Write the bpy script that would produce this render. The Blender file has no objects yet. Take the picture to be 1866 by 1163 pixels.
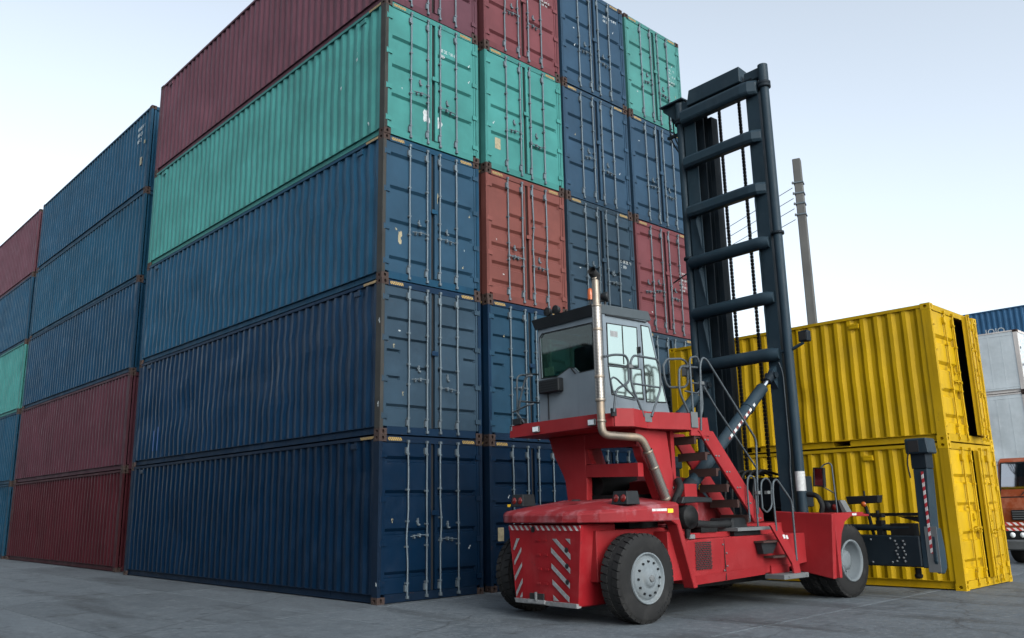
import bpy, bmesh, math, random
from mathutils import Vector, Matrix, noise as mnoise

SC = bpy.context.scene
COL = SC.collection
R = math.radians

# ------------------------------------------------------------------ camera
cam_d = bpy.data.cameras.new('camera')
cam = bpy.data.objects.new('camera', cam_d)
COL.objects.link(cam)
SC.camera = cam
CAM_F, CAM_O = 1538.63, Vector((-8.649, -12.691, 1.584))
YAW, PITCH, ROLL = 0.7561, 0.2201, -0.0195
_f = Vector((math.sin(YAW)*math.cos(PITCH), math.cos(YAW)*math.cos(PITCH), math.sin(PITCH)))
_r = Vector((math.cos(YAW), -math.sin(YAW), 0)); _u = _r.cross(_f)
_r2 = math.cos(ROLL)*_r + math.sin(ROLL)*_u; _u2 = -math.sin(ROLL)*_r + math.cos(ROLL)*_u
m = Matrix((_r2, _u2, -_f)).transposed().to_4x4(); m.translation = CAM_O
cam.matrix_world = m
cam_d.sensor_width = 36.0
cam_d.lens = CAM_F/1866*36
cam_d.clip_end = 3000

# ------------------------------------------------------------------ sky and sun
SUN_AZ, SUN_EL = 194.0, 30.0      # azimuth clockwise from +Y, elevation
w = bpy.data.worlds.new('World'); SC.world = w; w.use_nodes = True
wn, wl = w.node_tree.nodes, w.node_tree.links
wn.clear()
sky = wn.new('ShaderNodeTexSky'); sky.sky_type = 'NISHITA'; sky.sun_disc = False
sky.sun_elevation = R(SUN_EL); sky.sun_rotation = R(SUN_AZ)
sky.air_density = 1.0; sky.dust_density = 3.0; sky.ozone_density = 0.4
hs = wn.new('ShaderNodeHueSaturation'); hs.inputs['Saturation'].default_value = 0.33
bg = wn.new('ShaderNodeBackground'); bg.inputs['Strength'].default_value = 0.14
wo = wn.new('ShaderNodeOutputWorld')
wl.new(sky.outputs[0], hs.inputs['Color']); tn = wn.new('ShaderNodeMix'); tn.data_type = 'RGBA'; tn.blend_type = 'MULTIPLY'; tn.inputs['Factor'].default_value = 1.0
tn.inputs[7].default_value = (.91, .972, 1.01, 1)
wl.new(hs.outputs[0], tn.inputs[6]); wl.new(tn.outputs[2], bg.inputs[0]); wl.new(bg.outputs[0], wo.inputs[0])
sun_d = bpy.data.lights.new('sun', 'SUN'); sun = bpy.data.objects.new('sun', sun_d); COL.objects.link(sun)
sun_d.energy = 0.62; sun_d.angle = R(40); sun_d.color = (1.0, 0.97, 0.94)
sdir = Vector((math.sin(R(SUN_AZ))*math.cos(R(SUN_EL)), math.cos(R(SUN_AZ))*math.cos(R(SUN_EL)), math.sin(R(SUN_EL))))
sun.rotation_euler = sdir.to_track_quat('Z', 'Y').to_euler()
sun.location = (0, -30, 40)
SC.view_settings.view_transform = 'Standard'; SC.view_settings.look = 'None'
SC.view_settings.gamma = 1.0; SC.view_settings.use_curve_mapping = False
SC.view_settings.exposure = 1.2
SC.render.engine = 'CYCLES'
SC.cycles.use_denoising = True
SC.cycles.max_bounces = 6
rnd = random.Random(7)

# ------------------------------------------------------------------ mesh helper
class MB:
    def __init__(s): s.v = []; s.f = []; s.sm = []
    def add(s, vs, fs, smooth=False):
        o = len(s.v); s.v += [tuple(p) for p in vs]
        for f in fs: s.f.append(tuple(i+o for i in f)); s.sm.append(smooth)
        return s
    def box(s, x0, x1, y0, y1, z0, z1):
        if x0 > x1: x0, x1 = x1, x0
        if y0 > y1: y0, y1 = y1, y0
        if z0 > z1: z0, z1 = z1, z0
        return s.add([(x0,y0,z0),(x1,y0,z0),(x1,y1,z0),(x0,y1,z0),(x0,y0,z1),(x1,y0,z1),(x1,y1,z1),(x0,y1,z1)],
              [(0,3,2,1),(4,5,6,7),(0,1,5,4),(1,2,6,5),(2,3,7,6),(3,0,4,7)])
    def hexa(s, a, b):
        """a, b: two rings of equal length joined into a closed solid"""
        n = len(a)
        return s.add(list(a)+list(b), [tuple(reversed(range(n))), tuple(range(n, 2*n))]+[(i,(i+1)%n,n+(i+1)%n,n+i) for i in range(n)])
    def prism(s, poly, d):
        d = Vector(d); return s.hexa([Vector(p) for p in poly], [Vector(p)+d for p in poly])
    def ring(s, outer, inner, d):
        """flat panel with a hole; outer and inner have equal counts"""
        n = len(outer); d = Vector(d)
        vs = [Vector(p) for p in outer]+[Vector(p) for p in inner]
        vs = vs+[p+d for p in vs]; fs = []
        for i in range(n):
            j = (i+1) % n
            fs += [(i,j,n+j,n+i), (2*n+j,2*n+i,3*n+i,3*n+j), (j,i,2*n+i,2*n+j), (n+i,n+j,3*n+j,3*n+i)]
        return s.add(vs, fs)
    def tube(s, path, r, n=8, caps=True, smooth=True):
        path = [Vector(p) for p in path]; rs = r if isinstance(r, (list, tuple)) else [r]*len(path)
        rings = []; up = None
        for i, p in enumerate(path):
            t = (path[min(i+1, len(path)-1)]-path[max(i-1, 0)]).normalized()
            if up is None:
                up = Vector((0,0,1)) if abs(t.z) < .9 else Vector((1,0,0))
            a = t.cross(up).normalized(); up = a.cross(t).normalized()
            k = 1.0
            if 0 < i < len(path)-1:
                c = (path[i]-path[i-1]).normalized().dot(t); k = 1/max(c, .5)
            rings.append([p+(a*math.cos(2*math.pi*q/n)+up*math.sin(2*math.pi*q/n))*rs[i]*(1+(k-1)*.7) for q in range(n)])
        vs = [q for g in rings for q in g]; fs = []
        for i in range(len(rings)-1):
            for q in range(n): fs.append((i*n+q, i*n+(q+1)%n, (i+1)*n+(q+1)%n, (i+1)*n+q))
        s.add(vs, fs, smooth)
        if caps:
            s.add(rings[0], [tuple(reversed(range(n)))]); s.add(rings[-1], [tuple(range(n))])
        return s
    def lathe(s, prof, origin, axis, n=32, smooth=True):
        """prof: (radius, along) pairs"""
        o = Vector(origin); ax = Vector(axis).normalized()
        a = ax.orthogonal().normalized(); b = ax.cross(a)
        vs = []; fs = []
        for (r_, h) in prof:
            for q in range(n):
                t = 2*math.pi*q/n; vs.append(o+ax*h+(a*math.cos(t)+b*math.sin(t))*r_)
        for i in range(len(prof)-1):
            for q in range(n): fs.append((i*n+q, i*n+(q+1)%n, (i+1)*n+(q+1)%n, (i+1)*n+q))
        return s.add(vs, fs, smooth)
    def mesh(s, name, mat=None, bevel=0, weld=False):
        me = bpy.data.meshes.new(name)
        me.from_pydata(s.v, [], s.f)
        for p, k in zip(me.polygons, s.sm): p.use_smooth = k
        bm = bmesh.new(); bm.from_mesh(me)
        if weld or bevel: bmesh.ops.remove_doubles(bm, verts=bm.verts, dist=1e-5)
        bmesh.ops.recalc_face_normals(bm, faces=bm.faces)
        if bevel:
            es = [e for e in bm.edges if len(e.link_faces) == 2 and e.calc_face_angle(0) > .6]
            bmesh.ops.bevel(bm, geom=es, offset=bevel, segments=1, affect='EDGES', profile=.5, clamp_overlap=True)
        bm.to_mesh(me); bm.free()
        me.materials.append(mat)
        return me

def obj(name, me, parent=None, mat=None, loc=None, rot=None):
    o = bpy.data.objects.new(name, me); COL.objects.link(o)
    if parent: o.parent = parent
    if loc is not None: o.location = loc
    if rot is not None: o.rotation_euler = rot
    if mat is not None and mat is not me.materials[0]:
        o.material_slots[0].link = 'OBJECT'; o.material_slots[0].material = mat
    return o
def empty(name, loc=(0,0,0), rz=0, label=None, cat=None, group=None):
    o = bpy.data.objects.new(name, None); COL.objects.link(o); o.location = loc; o.rotation_euler = (0,0,rz)
    o.empty_display_size = .2
    return tag(o, label, cat, group)
def tag(o, label=None, cat=None, group=None, kind=None):
    if label: o['label'] = label
    if cat: o['category'] = cat
    if group: o['group'] = group
    if kind: o['kind'] = kind
    return o

# ------------------------------------------------------------------ materials
def newmat(name):
    mt = bpy.data.materials.new(name); mt.use_nodes = True
    nt = mt.node_tree; return mt, nt, nt.nodes, nt.links, nt.nodes['Principled BSDF']
def coords(nt, scale=(1,1,1), rand=True, offs=0.0):
    n, l = nt.nodes, nt.links
    tc = n.new('ShaderNodeTexCoord'); mp = n.new('ShaderNodeMapping')
    mp.inputs['Scale'].default_value = scale
    if rand:
        oi = n.new('ShaderNodeObjectInfo'); vm = n.new('ShaderNodeVectorMath'); vm.operation = 'MULTIPLY_ADD'
        vm.inputs[1].default_value = (37.0, 91.0, 53.0); vm.inputs[2].default_value = (offs,)*3
        l.new(oi.outputs['Random'], vm.inputs[0]); l.new(vm.outputs[0], mp.inputs['Location'])
    l.new(tc.outputs['Object'], mp.inputs['Vector'])
    return mp.outputs[0]
def noise_tex(nt, vec, scale, detail=4, rough=.55):
    t = nt.nodes.new('ShaderNodeTexNoise'); t.inputs['Scale'].default_value = scale
    t.inputs['Detail'].default_value = detail; t.inputs['Roughness'].default_value = rough
    nt.links.new(vec, t.inputs['Vector']); return t.outputs['Fac']
def maprange(nt, val, a, b, c=0.0, d=1.0):
    t = nt.nodes.new('ShaderNodeMapRange'); t.clamp = True
    for i, x in zip((1,2,3,4), (a,b,c,d)): t.inputs[i].default_value = x
    nt.links.new(val, t.inputs[0]); return t.outputs[0]
def math_n(nt, op, a, b):
    t = nt.nodes.new('ShaderNodeMath'); t.operation = op; t.use_clamp = False
    for i, x in enumerate((a, b)):
        if isinstance(x, (int, float)): t.inputs[i].default_value = x
        else: nt.links.new(x, t.inputs[i])
    return t.outputs[0]
def mixc(nt, fac, a, b, mode='MIX'):
    t = nt.nodes.new('ShaderNodeMix'); t.data_type = 'RGBA'; t.blend_type = mode
    if isinstance(fac, (int, float)): t.inputs['Factor'].default_value = fac
    else: nt.links.new(fac, t.inputs['Factor'])
    for nm, x in ((6, a), (7, b)):
        if isinstance(x, (tuple, list)): t.inputs[nm].default_value = (*x[:3], 1)
        else: nt.links.new(x, t.inputs[nm])
    return t.outputs[2]
def scale_c(c, k): return tuple(min(1, x*k) for x in c)
def paint(name, col, rough=.42, chips=.5, streaks=.12, dents=.18, chipcol=(.10,.045,.028), fade=None, fadeamt=.12, metal=0.0, spec=.15):
    if fade is None: fade = tuple(min(.6, x*1.6+.008) for x in col)
    mt, nt, n, l, p = newmat(name)
    v = coords(nt)
    big = noise_tex(nt, v, .9, 4)
    c = mixc(nt, maprange(nt, big, .3, .7), scale_c(col, .82), scale_c(col, 1.16))
    fn = noise_tex(nt, v, 2.3, 6, .65)
    c = mixc(nt, maprange(nt, fn, .5, .8, 0, fadeamt*2.2), c, fade)
    vs = coords(nt, (7, 7, .33), offs=3.1)
    st = noise_tex(nt, vs, 1.6, 5, .6)
    c = mixc(nt, maprange(nt, st, .55, .8, 0, streaks), c, scale_c(col, .42))
    st2 = noise_tex(nt, coords(nt, (9, 9, .5), offs=8.4), 2.0, 4, .6)
    c = mixc(nt, maprange(nt, st2, .68, .84, 0, chips*.55), c, chipcol)
    ch = noise_tex(nt, v, 11, 7, .72)
    area = maprange(nt, noise_tex(nt, coords(nt, offs=5.5), 1.1, 3), .45, .7)
    mask = math_n(nt, 'MULTIPLY', maprange(nt, ch, .63, .67), math_n(nt, 'MULTIPLY', area, chips))
    c = mixc(nt, mask, c, chipcol)
    sc = noise_tex(nt, coords(nt, offs=9.1), 17, 5, .8)
    c = mixc(nt, math_n(nt, 'MULTIPLY', maprange(nt, sc, .73, .77), chips*.6), c, (.28,.30,.31))
    l.new(c, p.inputs['Base Color'])
    rr = maprange(nt, fn, .3, .75, rough-.08, rough+.2)
    l.new(rr, p.inputs['Roughness']); p.inputs['Metallic'].default_value = metal
    p.inputs['Specular IOR Level'].default_value = spec
    b = n.new('ShaderNodeBump'); b.inputs['Strength'].default_value = dents; b.inputs['Distance'].default_value = .05
    dn = math_n(nt, 'ADD', noise_tex(nt, v, 2.1, 2), math_n(nt, 'MULTIPLY', noise_tex(nt, v, 60, 3), .02))
    l.new(dn, b.inputs['Height']); l.new(b.outputs[0], p.inputs['Normal'])
    return mt
_ARGS = {}
_paint0 = paint
def paint(name, col, **kw):
    mt = _paint0(name, col, **kw); _ARGS[mt.name] = (col, kw); return mt
_FR = {}
def frame_of(mt):
    """the same paint as on the panels, more worn: rails and posts take the knocks"""
    if mt.name not in _FR:
        col, kw = _ARGS[mt.name]; kw = dict(kw); kw.update(chips=.95 if 'yellow' not in mt.name else .5, streaks=.45, rough=.6, chipcol=(.060,.032,.024))
        _FR[mt.name] = _paint0(mt.name+'_frame', scale_c(col, .85), **kw)
    return _FR[mt.name]
def simple(name, col, rough=.5, metal=0.0, var=.2, scale=6, spec=.5, bump=.05):
    mt, nt, n, l, p = newmat(name)
    v = coords(nt); a = noise_tex(nt, v, scale, 5, .6)
    l.new(mixc(nt, maprange(nt, a, .3, .7), scale_c(col, 1-var), scale_c(col, 1+var)), p.inputs['Base Color'])
    l.new(maprange(nt, a, .3, .7, max(.02, rough-.07), rough+.1), p.inputs['Roughness'])
    p.inputs['Metallic'].default_value = metal; p.inputs['Specular IOR Level'].default_value = spec
    if bump:
        b = n.new('ShaderNodeBump'); b.inputs['Strength'].default_value = bump; b.inputs['Distance'].default_value = .01
        l.new(noise_tex(nt, v, scale*8, 3), b.inputs['Height']); l.new(b.outputs[0], p.inputs['Normal'])
    return mt
def stripes(name, c1, c2, direction, freq, rough=.5, duty=.5):
    mt, nt, n, l, p = newmat(name)
    tc = n.new('ShaderNodeTexCoord'); d = n.new('ShaderNodeVectorMath'); d.operation = 'DOT_PRODUCT'
    d.inputs[1].default_value = direction; l.new(tc.outputs['Object'], d.inputs[0])
    fr = math_n(nt, 'FRACT', math_n(nt, 'MULTIPLY', d.outputs['Value'], freq), 0)
    g = math_n(nt, 'GREATER_THAN', fr, duty)
    w_ = noise_tex(nt, coords(nt, offs=2.2), 14, 5, .7)
    c = mixc(nt, g, c1, c2)
    c = mixc(nt, maprange(nt, w_, .5, .75, 0, .7), c, scale_c(c2, .6))
    l.new(c, p.inputs['Base Color']); p.inputs['Roughness'].default_value = rough
    return mt

BLUE = {k: paint('paint_blue_'+k, c, **kw) for k, c, kw in [
    ('navy', (.0010,.0100,.027), dict(rough=.38, chips=.2, spec=.16)), ('deep', (.0024,.0165,.041), dict(rough=.40, chips=.2, spec=.15)),
    ('steel', (.0050,.038,.075), dict(rough=.44, chips=.25)), ('grey', (.019,.038,.058), dict(rough=.5, fadeamt=.2, chips=.35)), ('steeldoor', (.013,.040,.070), dict(rough=.48, chips=.35)), ('steelgrey', (.010,.036,.064), dict(rough=.48, chips=.3)),
    ('slate', (.017,.042,.074), dict(rough=.48, chips=.3)), ('side', (.0030,.027,.058), dict(rough=.43, chips=.2)),
    ('teal', (.0045,.039,.074), dict(rough=.46, chips=.22))]}
GREEN = paint('paint_green', (.036,.160,.150), rough=.5, chips=.6)
GREEN2 = paint('paint_green_pale', (.042,.150,.140), rough=.52, chips=.7)
MAROON = paint('paint_maroon', (.078,.030,.042), rough=.5)
MAROON3 = paint('paint_maroon_deep', (.052,.017,.025), rough=.5)
MAROON2 = paint('paint_maroon_dark', (.038,.0065,.010), rough=.5)
RUSTRED = paint('paint_rust_red', (.125,.042,.036), rough=.52)
RED2 = paint('paint_oxide_red', (.105,.032,.038), rough=.5)
YELLOW = paint('paint_yellow', (.39,.240,.003), rough=.45, chips=.4, streaks=.30, fade=(.30,.21,.03), chipcol=(.2,.1,.03))
REEFER = paint('paint_reefer_white', (.42,.46,.48), rough=.45, chips=.35, streaks=.12, fadeamt=.1)
CASTING = paint('rusty_casting', (.038,.026,.023), rough=.75, chips=.9, chipcol=(.13,.05,.025), fadeamt=.15)
POSTRUST = paint('weathered_post', (.030,.030,.028), rough=.7, chips=1.0, streaks=.6, fadeamt=.3)
GALV = paint('galvanised_rod', (.105,.132,.152), rough=.5, chips=.55, streaks=.3, dents=.05, metal=.35, chipcol=(.16,.08,.05))
RUBBER = simple('black_rubber', (.009,.010,.011), .7, var=.3, spec=.2)
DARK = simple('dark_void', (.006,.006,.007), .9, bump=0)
HAZ = stripes('hazard_yellow_black', (.36,.23,.06), (.03,.03,.03), (1,0,.8), 22)
HAZS = stripes('hazard_yellow_black_side', (.36,.23,.06), (.03,.03,.03), (0,1,.8), 22)
MARK = simple('white_marking', (.34,.37,.38), .6, var=.25, scale=30, bump=0)
STICK = simple('pale_sticker', (.22,.19,.12), .6, var=.35, scale=14, bump=0)

# ground
def concrete():
    mt, nt, n, l, p = newmat('concrete')
    tc = n.new('ShaderNodeTexCoord'); geo = n.new('ShaderNodeNewGeometry'); v = geo.outputs['Position']
    oi = n.new('ShaderNodeObjectInfo')
    a = noise_tex(nt, v, .35, 6, .6); b = noise_tex(nt, v, 2.2, 7, .65); c3 = noise_tex(nt, v, 24, 4, .7)
    c = mixc(nt, maprange(nt, a, .3, .7), (.056,.070,.082), (.095,.114,.130))
    c = mixc(nt, maprange(nt, b, .35, .75, 0, .55), c, (.125,.144,.158))
    c = mixc(nt, maprange(nt, c3, .42, .72, 0, .6), c, (.040,.043,.045))
    # tyre and oil stains stretched along the lanes
    mp = n.new('ShaderNodeMapping'); mp.inputs['Scale'].default_value = (.9, .16, 1); mp.inputs['Rotation'].default_value = (0,0,R(62))
    l.new(v, mp.inputs[0]); s1 = noise_tex(nt, mp.outputs[0], 1.3, 6, .62)
    c = mixc(nt, maprange(nt, s1, .52, .66, 0, .70), c, (.026,.029,.032))
    mp2 = n.new('ShaderNodeMapping'); mp2.inputs['Scale'].default_value = (.35, .8, 1); mp2.inputs['Location'].default_value = (3,7,0)
    l.new(v, mp2.inputs[0]); s2 = noise_tex(nt, mp2.outputs[0], 1.5, 6, .7)
    c = mixc(nt, maprange(nt, s2, .58, .70, 0, .8), c, (.020,.022,.024))
    mp3 = n.new('ShaderNodeMapping'); mp3.inputs['Scale'].default_value = (1.0, .22, 1); mp3.inputs['Rotation'].default_value = (0,0,R(-70))
    l.new(v, mp3.inputs[0]); s3 = noise_tex(nt, mp3.outputs[0], 3.1, 7, .75)
    c = mixc(nt, maprange(nt, s3, .66, .74, 0, .45), c, (.20,.215,.22))
    gr_ = noise_tex(nt, v, 75, 3, .7)
    c = mixc(nt, maprange(nt, gr_, .56, .66, 0, .5), c, (.030,.034,.038))
    c = mixc(nt, maprange(nt, gr_, .30, .38, .5, 0), c, (.19,.205,.215))
    md = noise_tex(nt, v, 8.5, 6, .7)
    c = mixc(nt, maprange(nt, md, .52, .66, 0, .55), c, (.046,.053,.060))
    c = mixc(nt, maprange(nt, md, .34, .46, .55, 0), c, (.150,.168,.180))
    sp = noise_tex(nt, v, 3.4, 4, .5)
    c = mixc(nt, maprange(nt, sp, .66, .72, 0, .7), c, (.022,.025,.028))
    k = maprange(nt, oi.outputs['Random'], 0, 1, .84, 1.14)
    vm = n.new('ShaderNodeVectorMath'); vm.operation = 'SCALE'; l.new(c, vm.inputs[0]); l.new(k, vm.inputs['Scale'])
    # cracks
    vo = n.new('ShaderNodeTexVoronoi'); vo.feature = 'DISTANCE_TO_EDGE'; vo.inputs['Scale'].default_value = .21
    wv = n.new('ShaderNodeVectorMath'); wv.operation = 'MULTIPLY_ADD'; l.new(noise_tex(nt, v, 1.1, 6, .6), wv.inputs[0]); wv.inputs[1].default_value = (1.6,1.6,0); l.new(v, wv.inputs[2])
    l.new(wv.outputs[0], vo.inputs['Vector'])
    cr = maprange(nt, vo.outputs['Distance'], 0, .006, .55, 0)
    c2 = mixc(nt, cr, vm.outputs[0], (.014,.014,.015))
    l.new(c2, p.inputs['Base Color'])
    l.new(maprange(nt, b, .3, .7, .62, .85), p.inputs['Roughness']); p.inputs['Specular IOR Level'].default_value = .35
    bp = n.new('ShaderNodeBump'); bp.inputs['Strength'].default_value = .9; bp.inputs['Distance'].default_value = .012
    l.new(math_n(nt, 'ADD', c3, math_n(nt, 'MULTIPLY', b, .8)), bp.inputs['Height']); l.new(bp.outputs[0], p.inputs['Normal'])
    return mt
CONC = concrete()

# ------------------------------------------------------------------ ground
g = MB(); g.add([(-700,-700,-.014),(700,-700,-.014),(700,700,-.014),(-700,700,-.014)], [(0,1,2,3)])
ground = tag(obj('ground', g.mesh('ground', CONC)), kind='structure')
SX, SY, GX0, GY0 = 3.13, 6.1, -20.12, -18.55
sl = MB(); e = .009; c = .020
sl.hexa([(e,e,-.012),(SX-e,e,-.012),(SX-e,SY-e,-.012),(e,SY-e,-.012)], [(e,e,-.008),(SX-e,e,-.008),(SX-e,SY-e,-.008),(e,SY-e,-.008)])
sl = MB()
sl.hexa([(e,e,-.013),(SX-e,e,-.013),(SX-e,SY-e,-.013),(e,SY-e,-.013)], [(e,e,-.006),(SX-e,e,-.006),(SX-e,SY-e,-.006),(e,SY-e,-.006)])
sl.v[4:] = [(e,e,-.006),(SX-e,e,-.006),(SX-e,SY-e,-.006),(e,SY-e,-.006)]
sl.f = [f for i, f in enumerate(sl.f) if i != 1]; sl.sm = sl.sm[:len(sl.f)]
sl.add([(e,e,-.006),(SX-e,e,-.006),(SX-e,SY-e,-.006),(e,SY-e,-.006),(c,c,0),(SX-c,c,0),(SX-c,SY-c,0),(c,SY-c,0)],
       [(0,1,5,4),(1,2,6,5),(2,3,7,6),(3,0,4,7),(4,5,6,7)])
slab_me = sl.mesh('concrete_slab', CONC, weld=True)
for i in range(13):
    for j in range(9):
        obj('concrete_slab', slab_me, ground, loc=(GX0+i*SX, GY0+j*SY, 0))

# ------------------------------------------------------------------ containers
CW, HC, STD = 2.438, 2.915, 2.62
def fbm(x, y, s): return mnoise.noise(Vector((x, y, s)))
def hole_face(mb, o, ex, ey, n_, w_, h_, hw, hh, depth):
    o, ex, ey, n_ = Vector(o), Vector(ex), Vector(ey), Vector(n_)
    out = [(-1,-1),(0,-1),(1,-1),(1,0),(1,1),(0,1),(-1,1),(-1,0)]
    inn = [(-.72,-.72),(0,-1),(.72,-.72),(1,0),(.72,.72),(0,1),(-.72,.72),(-1,0)]
    a = [o+ex*x*w_+ey*y*h_ for x, y in out]; b = [o+ex*x*hw+ey*y*hh for x, y in inn]; d = [p-n_*depth for p in b]
    fs = [(i,(i+1)%8,8+(i+1)%8,8+i) for i in range(8)]+[(8+i,8+(i+1)%8,16+(i+1)%8,16+i) for i in range(8)]+[tuple(range(16,24))]
    mb.add(a+b+d, fs)
def casting_mesh():
    mb = MB(); x, y, z = .081, .089, .059
    hole_face(mb, (0,-y,0), (1,0,0), (0,0,1), (0,-1,0), x, z, .028, .038, .05)
    hole_face(mb, (0,y,0), (1,0,0), (0,0,1), (0,1,0), x, z, .028, .038, .05)
    hole_face(mb, (-x,0,0), (0,1,0), (0,0,1), (-1,0,0), y, z, .036, .030, .05)
    hole_face(mb, (x,0,0), (0,1,0), (0,0,1), (1,0,0), y, z, .036, .030, .05)
    mb.add([(-x,-y,-z),(x,-y,-z),(x,y,-z),(-x,y,-z),(-x,-y,z),(x,-y,z),(x,y,z),(-x,y,z)], [(0,3,2,1),(4,5,6,7)])
    return mb.mesh('corner_casting', CASTING, weld=True)
CAST = casting_mesh()
def frame_mesh(L, H, pockets=()):
    mb = MB(); h = .118
    for x0, x1 in ((.003,.078), (CW-.078, CW-.003)):
        sx = 1 if x0 < 1 else -1
        mb.box(x0, x1, .004, .10, h, H-h)                       # door post
        xo = x0 if sx > 0 else x1
        mb.box(xo, xo+sx*.05, .10, .165, h, H-h)
        mb.box(xo, xo+sx*.11, L-.16, L-.004, h, H-h)            # front post
        mb.box(xo+sx*.002, xo+sx*.065, .178, L-.178, H-.075, H-.014)  # top rail
        yy = [.178]+[q for pk in pockets for q in pk]+[L-.178]
        for a, b in zip(yy[::2], yy[1::2]):                     # channel bottom rail
            mb.box(xo+sx*.060, xo+sx*.068, a, b, .022, .162)
            mb.box(xo+sx*.022, xo+sx*.060, a, b, .150, .162)
            mb.box(xo+sx*.030, xo+sx*.060, a, b, .022, .036)
        for pk in pockets:
            mb.box(xo+sx*.06, xo+sx*.3, pk[0], pk[1], .150, .162)
            mb.box(xo+sx*.06, xo+sx*.3, pk[0], pk[1], .022, .036)
            mb.box(xo+sx*.004, xo+sx*.06, pk[0], pk[1], .140, .162)
            mb.box(xo+sx*.004, xo+sx*.06, pk[0], pk[1], .022, .036)
    mb.box(.165, CW-.165, .012, .095, H-.125, H-.012)           # header
    mb.box(.165, CW-.165, .008, .09, .014, .155)                # sill
    mb.box(.165, CW-.165, L-.09, L-.008, H-.125, H-.012)
    mb.box(.165, CW-.165, L-.09, L-.008, .014, .155)
    for k in range(int(L/.6)):                                  # floor cross members
        mb.box(.06, CW-.06, .4+k*.6, .46+k*.6, .03, .14)
    mb.box(.058, CW-.058, .10, L-.10, .142, .158)               # floor
    return mb.mesh('frame', BLUE['navy'])
def corr_panel(L, H, seed, pitch=.2785, wob=.006, dents=5, nz=14, rows=None):
    """side wall in the plane x = 0, outside towards -x"""
    z0, z1, y0, y1 = .160, H-.072, .165, L-.160
    prof = [(y0, .020), (y0+.10, .020)]; y = y0+.10
    n = int((y1-y0-.2)/pitch); pitch = (y1-y0-.2)/n
    f = [.26, .245, .25, .245]
    for k in range(n):
        prof += [(y+pitch*f[0]*.0+pitch*.245, .060), (y+pitch*.505, .060), (y+pitch*.75, .020)]; y += pitch; prof.append((y, .020))
    prof.append((y1, .020))
    rr = random.Random(seed)
    dl = [(rr.uniform(y0, y1), rr.uniform(z0, z1), rr.uniform(.2, .6), rr.uniform(.015, .05)*rr.choice((1,1,-.4))) for _ in range(dents)]
    vs = []; fs = []
    for (yy, xx) in prof:
        for j in range(nz+1):
            z = z0+(z1-z0)*j/nz; edge = min(j, nz-j)/nz*4; edge = min(1, edge)
            dx = fbm(yy*.8, z*1.3, seed)*wob*edge
            dy = (fbm(yy*.55+40, z*1.6, seed*3.1)*2.0+fbm(yy*2.1+9, z*2.6, seed*1.7))*wob*1.5*edge
            for (a, b, s_, d) in dl:
                q = ((yy-a)**2+(z-b)**2)/s_**2
                if q < 6: dx += d*math.exp(-q)*edge
            vs.append((xx+dx, yy+dy, z))
    m_ = nz+1
    for i in range(len(prof)-1):
        for j in range(nz): fs.append((i*m_+j, (i+1)*m_+j, (i+1)*m_+j+1, i*m_+j+1))
    me = bpy.data.meshes.new('side_panel'); me.from_pydata(vs, [], fs); me.materials.append(BLUE['navy'])
    return me
def end_panel(H):
    """front wall in the plane y = 0, outside towards -y"""
    vs = []; fs = []; pitch = .25; prof = [(.11, .02)]; x = .16
    while x+pitch < CW-.12:
        prof += [(x, .02), (x+.06, .058), (x+.125, .058), (x+.185, .02)]; x += pitch
    prof.append((CW-.11, .02))
    for (x, y) in prof: vs += [(x, y, .15), (x, y, H-.12)]
    for i in range(len(prof)-1): fs.append((2*i, 2*i+2, 2*i+3, 2*i+1))
    me = bpy.data.meshes.new('end_panel'); me.from_pydata(vs, [], fs); me.materials.append(BLUE['navy']); return me
def roof_mesh(L, H):
    mb = MB(); n = int(L/.2); vs = []; fs = []
    for k in range(n+1):
        y = .05+(L-.1)*k/n; z = H-.03-(.018 if k % 2 else 0); vs += [(.05, y, z), (CW-.05, y, z)]
    for k in range(n): fs.append((2*k, 2*k+1, 2*k+3, 2*k+2))
    mb.add(vs, fs); return mb.mesh('roof_panel', BLUE['navy'])
DW = 1.094
def door_mesh(H, grooves, flip):
    """door leaf 0..DW in x, front plane y = 0 (outside -y); grooves: (z_centre_frac, height, x0, x1) in leaf fractions"""
    h = H-.128-.160; mb = MB(); z = 0
    gs = sorted([(fz*h-gh*.72, fz*h+gh*.72, DW*(1-b) if flip else DW*a, DW*(1-a) if flip else DW*b) for fz, gh, a, b in grooves])
    dp, sl_ = .050, .024
    def flat(za, zb, xa=0, xb=DW):
        if zb-za > 1e-4 and xb-xa > 1e-4: mb.add([(xa,0,za),(xb,0,za),(xb,0,zb),(xa,0,zb)], [(0,1,2,3)])
    for (za, zb, xa, xb) in gs:
        flat(z, za); flat(za, zb, 0, xa); flat(za, zb, xb, DW)
        s_ = (zb-za)*.16; su = min(.055, (zb-za)*.5)
        mb.add([(xa,0,za),(xb,0,za),(xb,0,zb),(xa,0,zb),(xa+.03,dp,za+s_),(xb-.03,dp,za+s_),(xb-.03,dp,zb-su),(xa+.03,dp,zb-su)],
               [(0,1,5,4),(1,2,6,5),(2,3,7,6),(3,0,4,7),(4,5,6,7)])
        z = zb
    flat(z, h)
    mb.add([(0,0,0),(DW,0,0),(DW,0,h),(0,0,h),(0,.06,0),(DW,.06,0),(DW,.06,h),(0,.06,h)], [(0,4,5,1),(1,5,6,2),(2,6,7,3),(3,7,4,0)])
    # raised leaf edges
    for a, b in ((0,.045), (DW-.045,DW)): mb.box(a+.001, b-.001, -.012, -.0005, .002, h-.002)
    return mb.mesh('door', BLUE['navy'])
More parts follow.
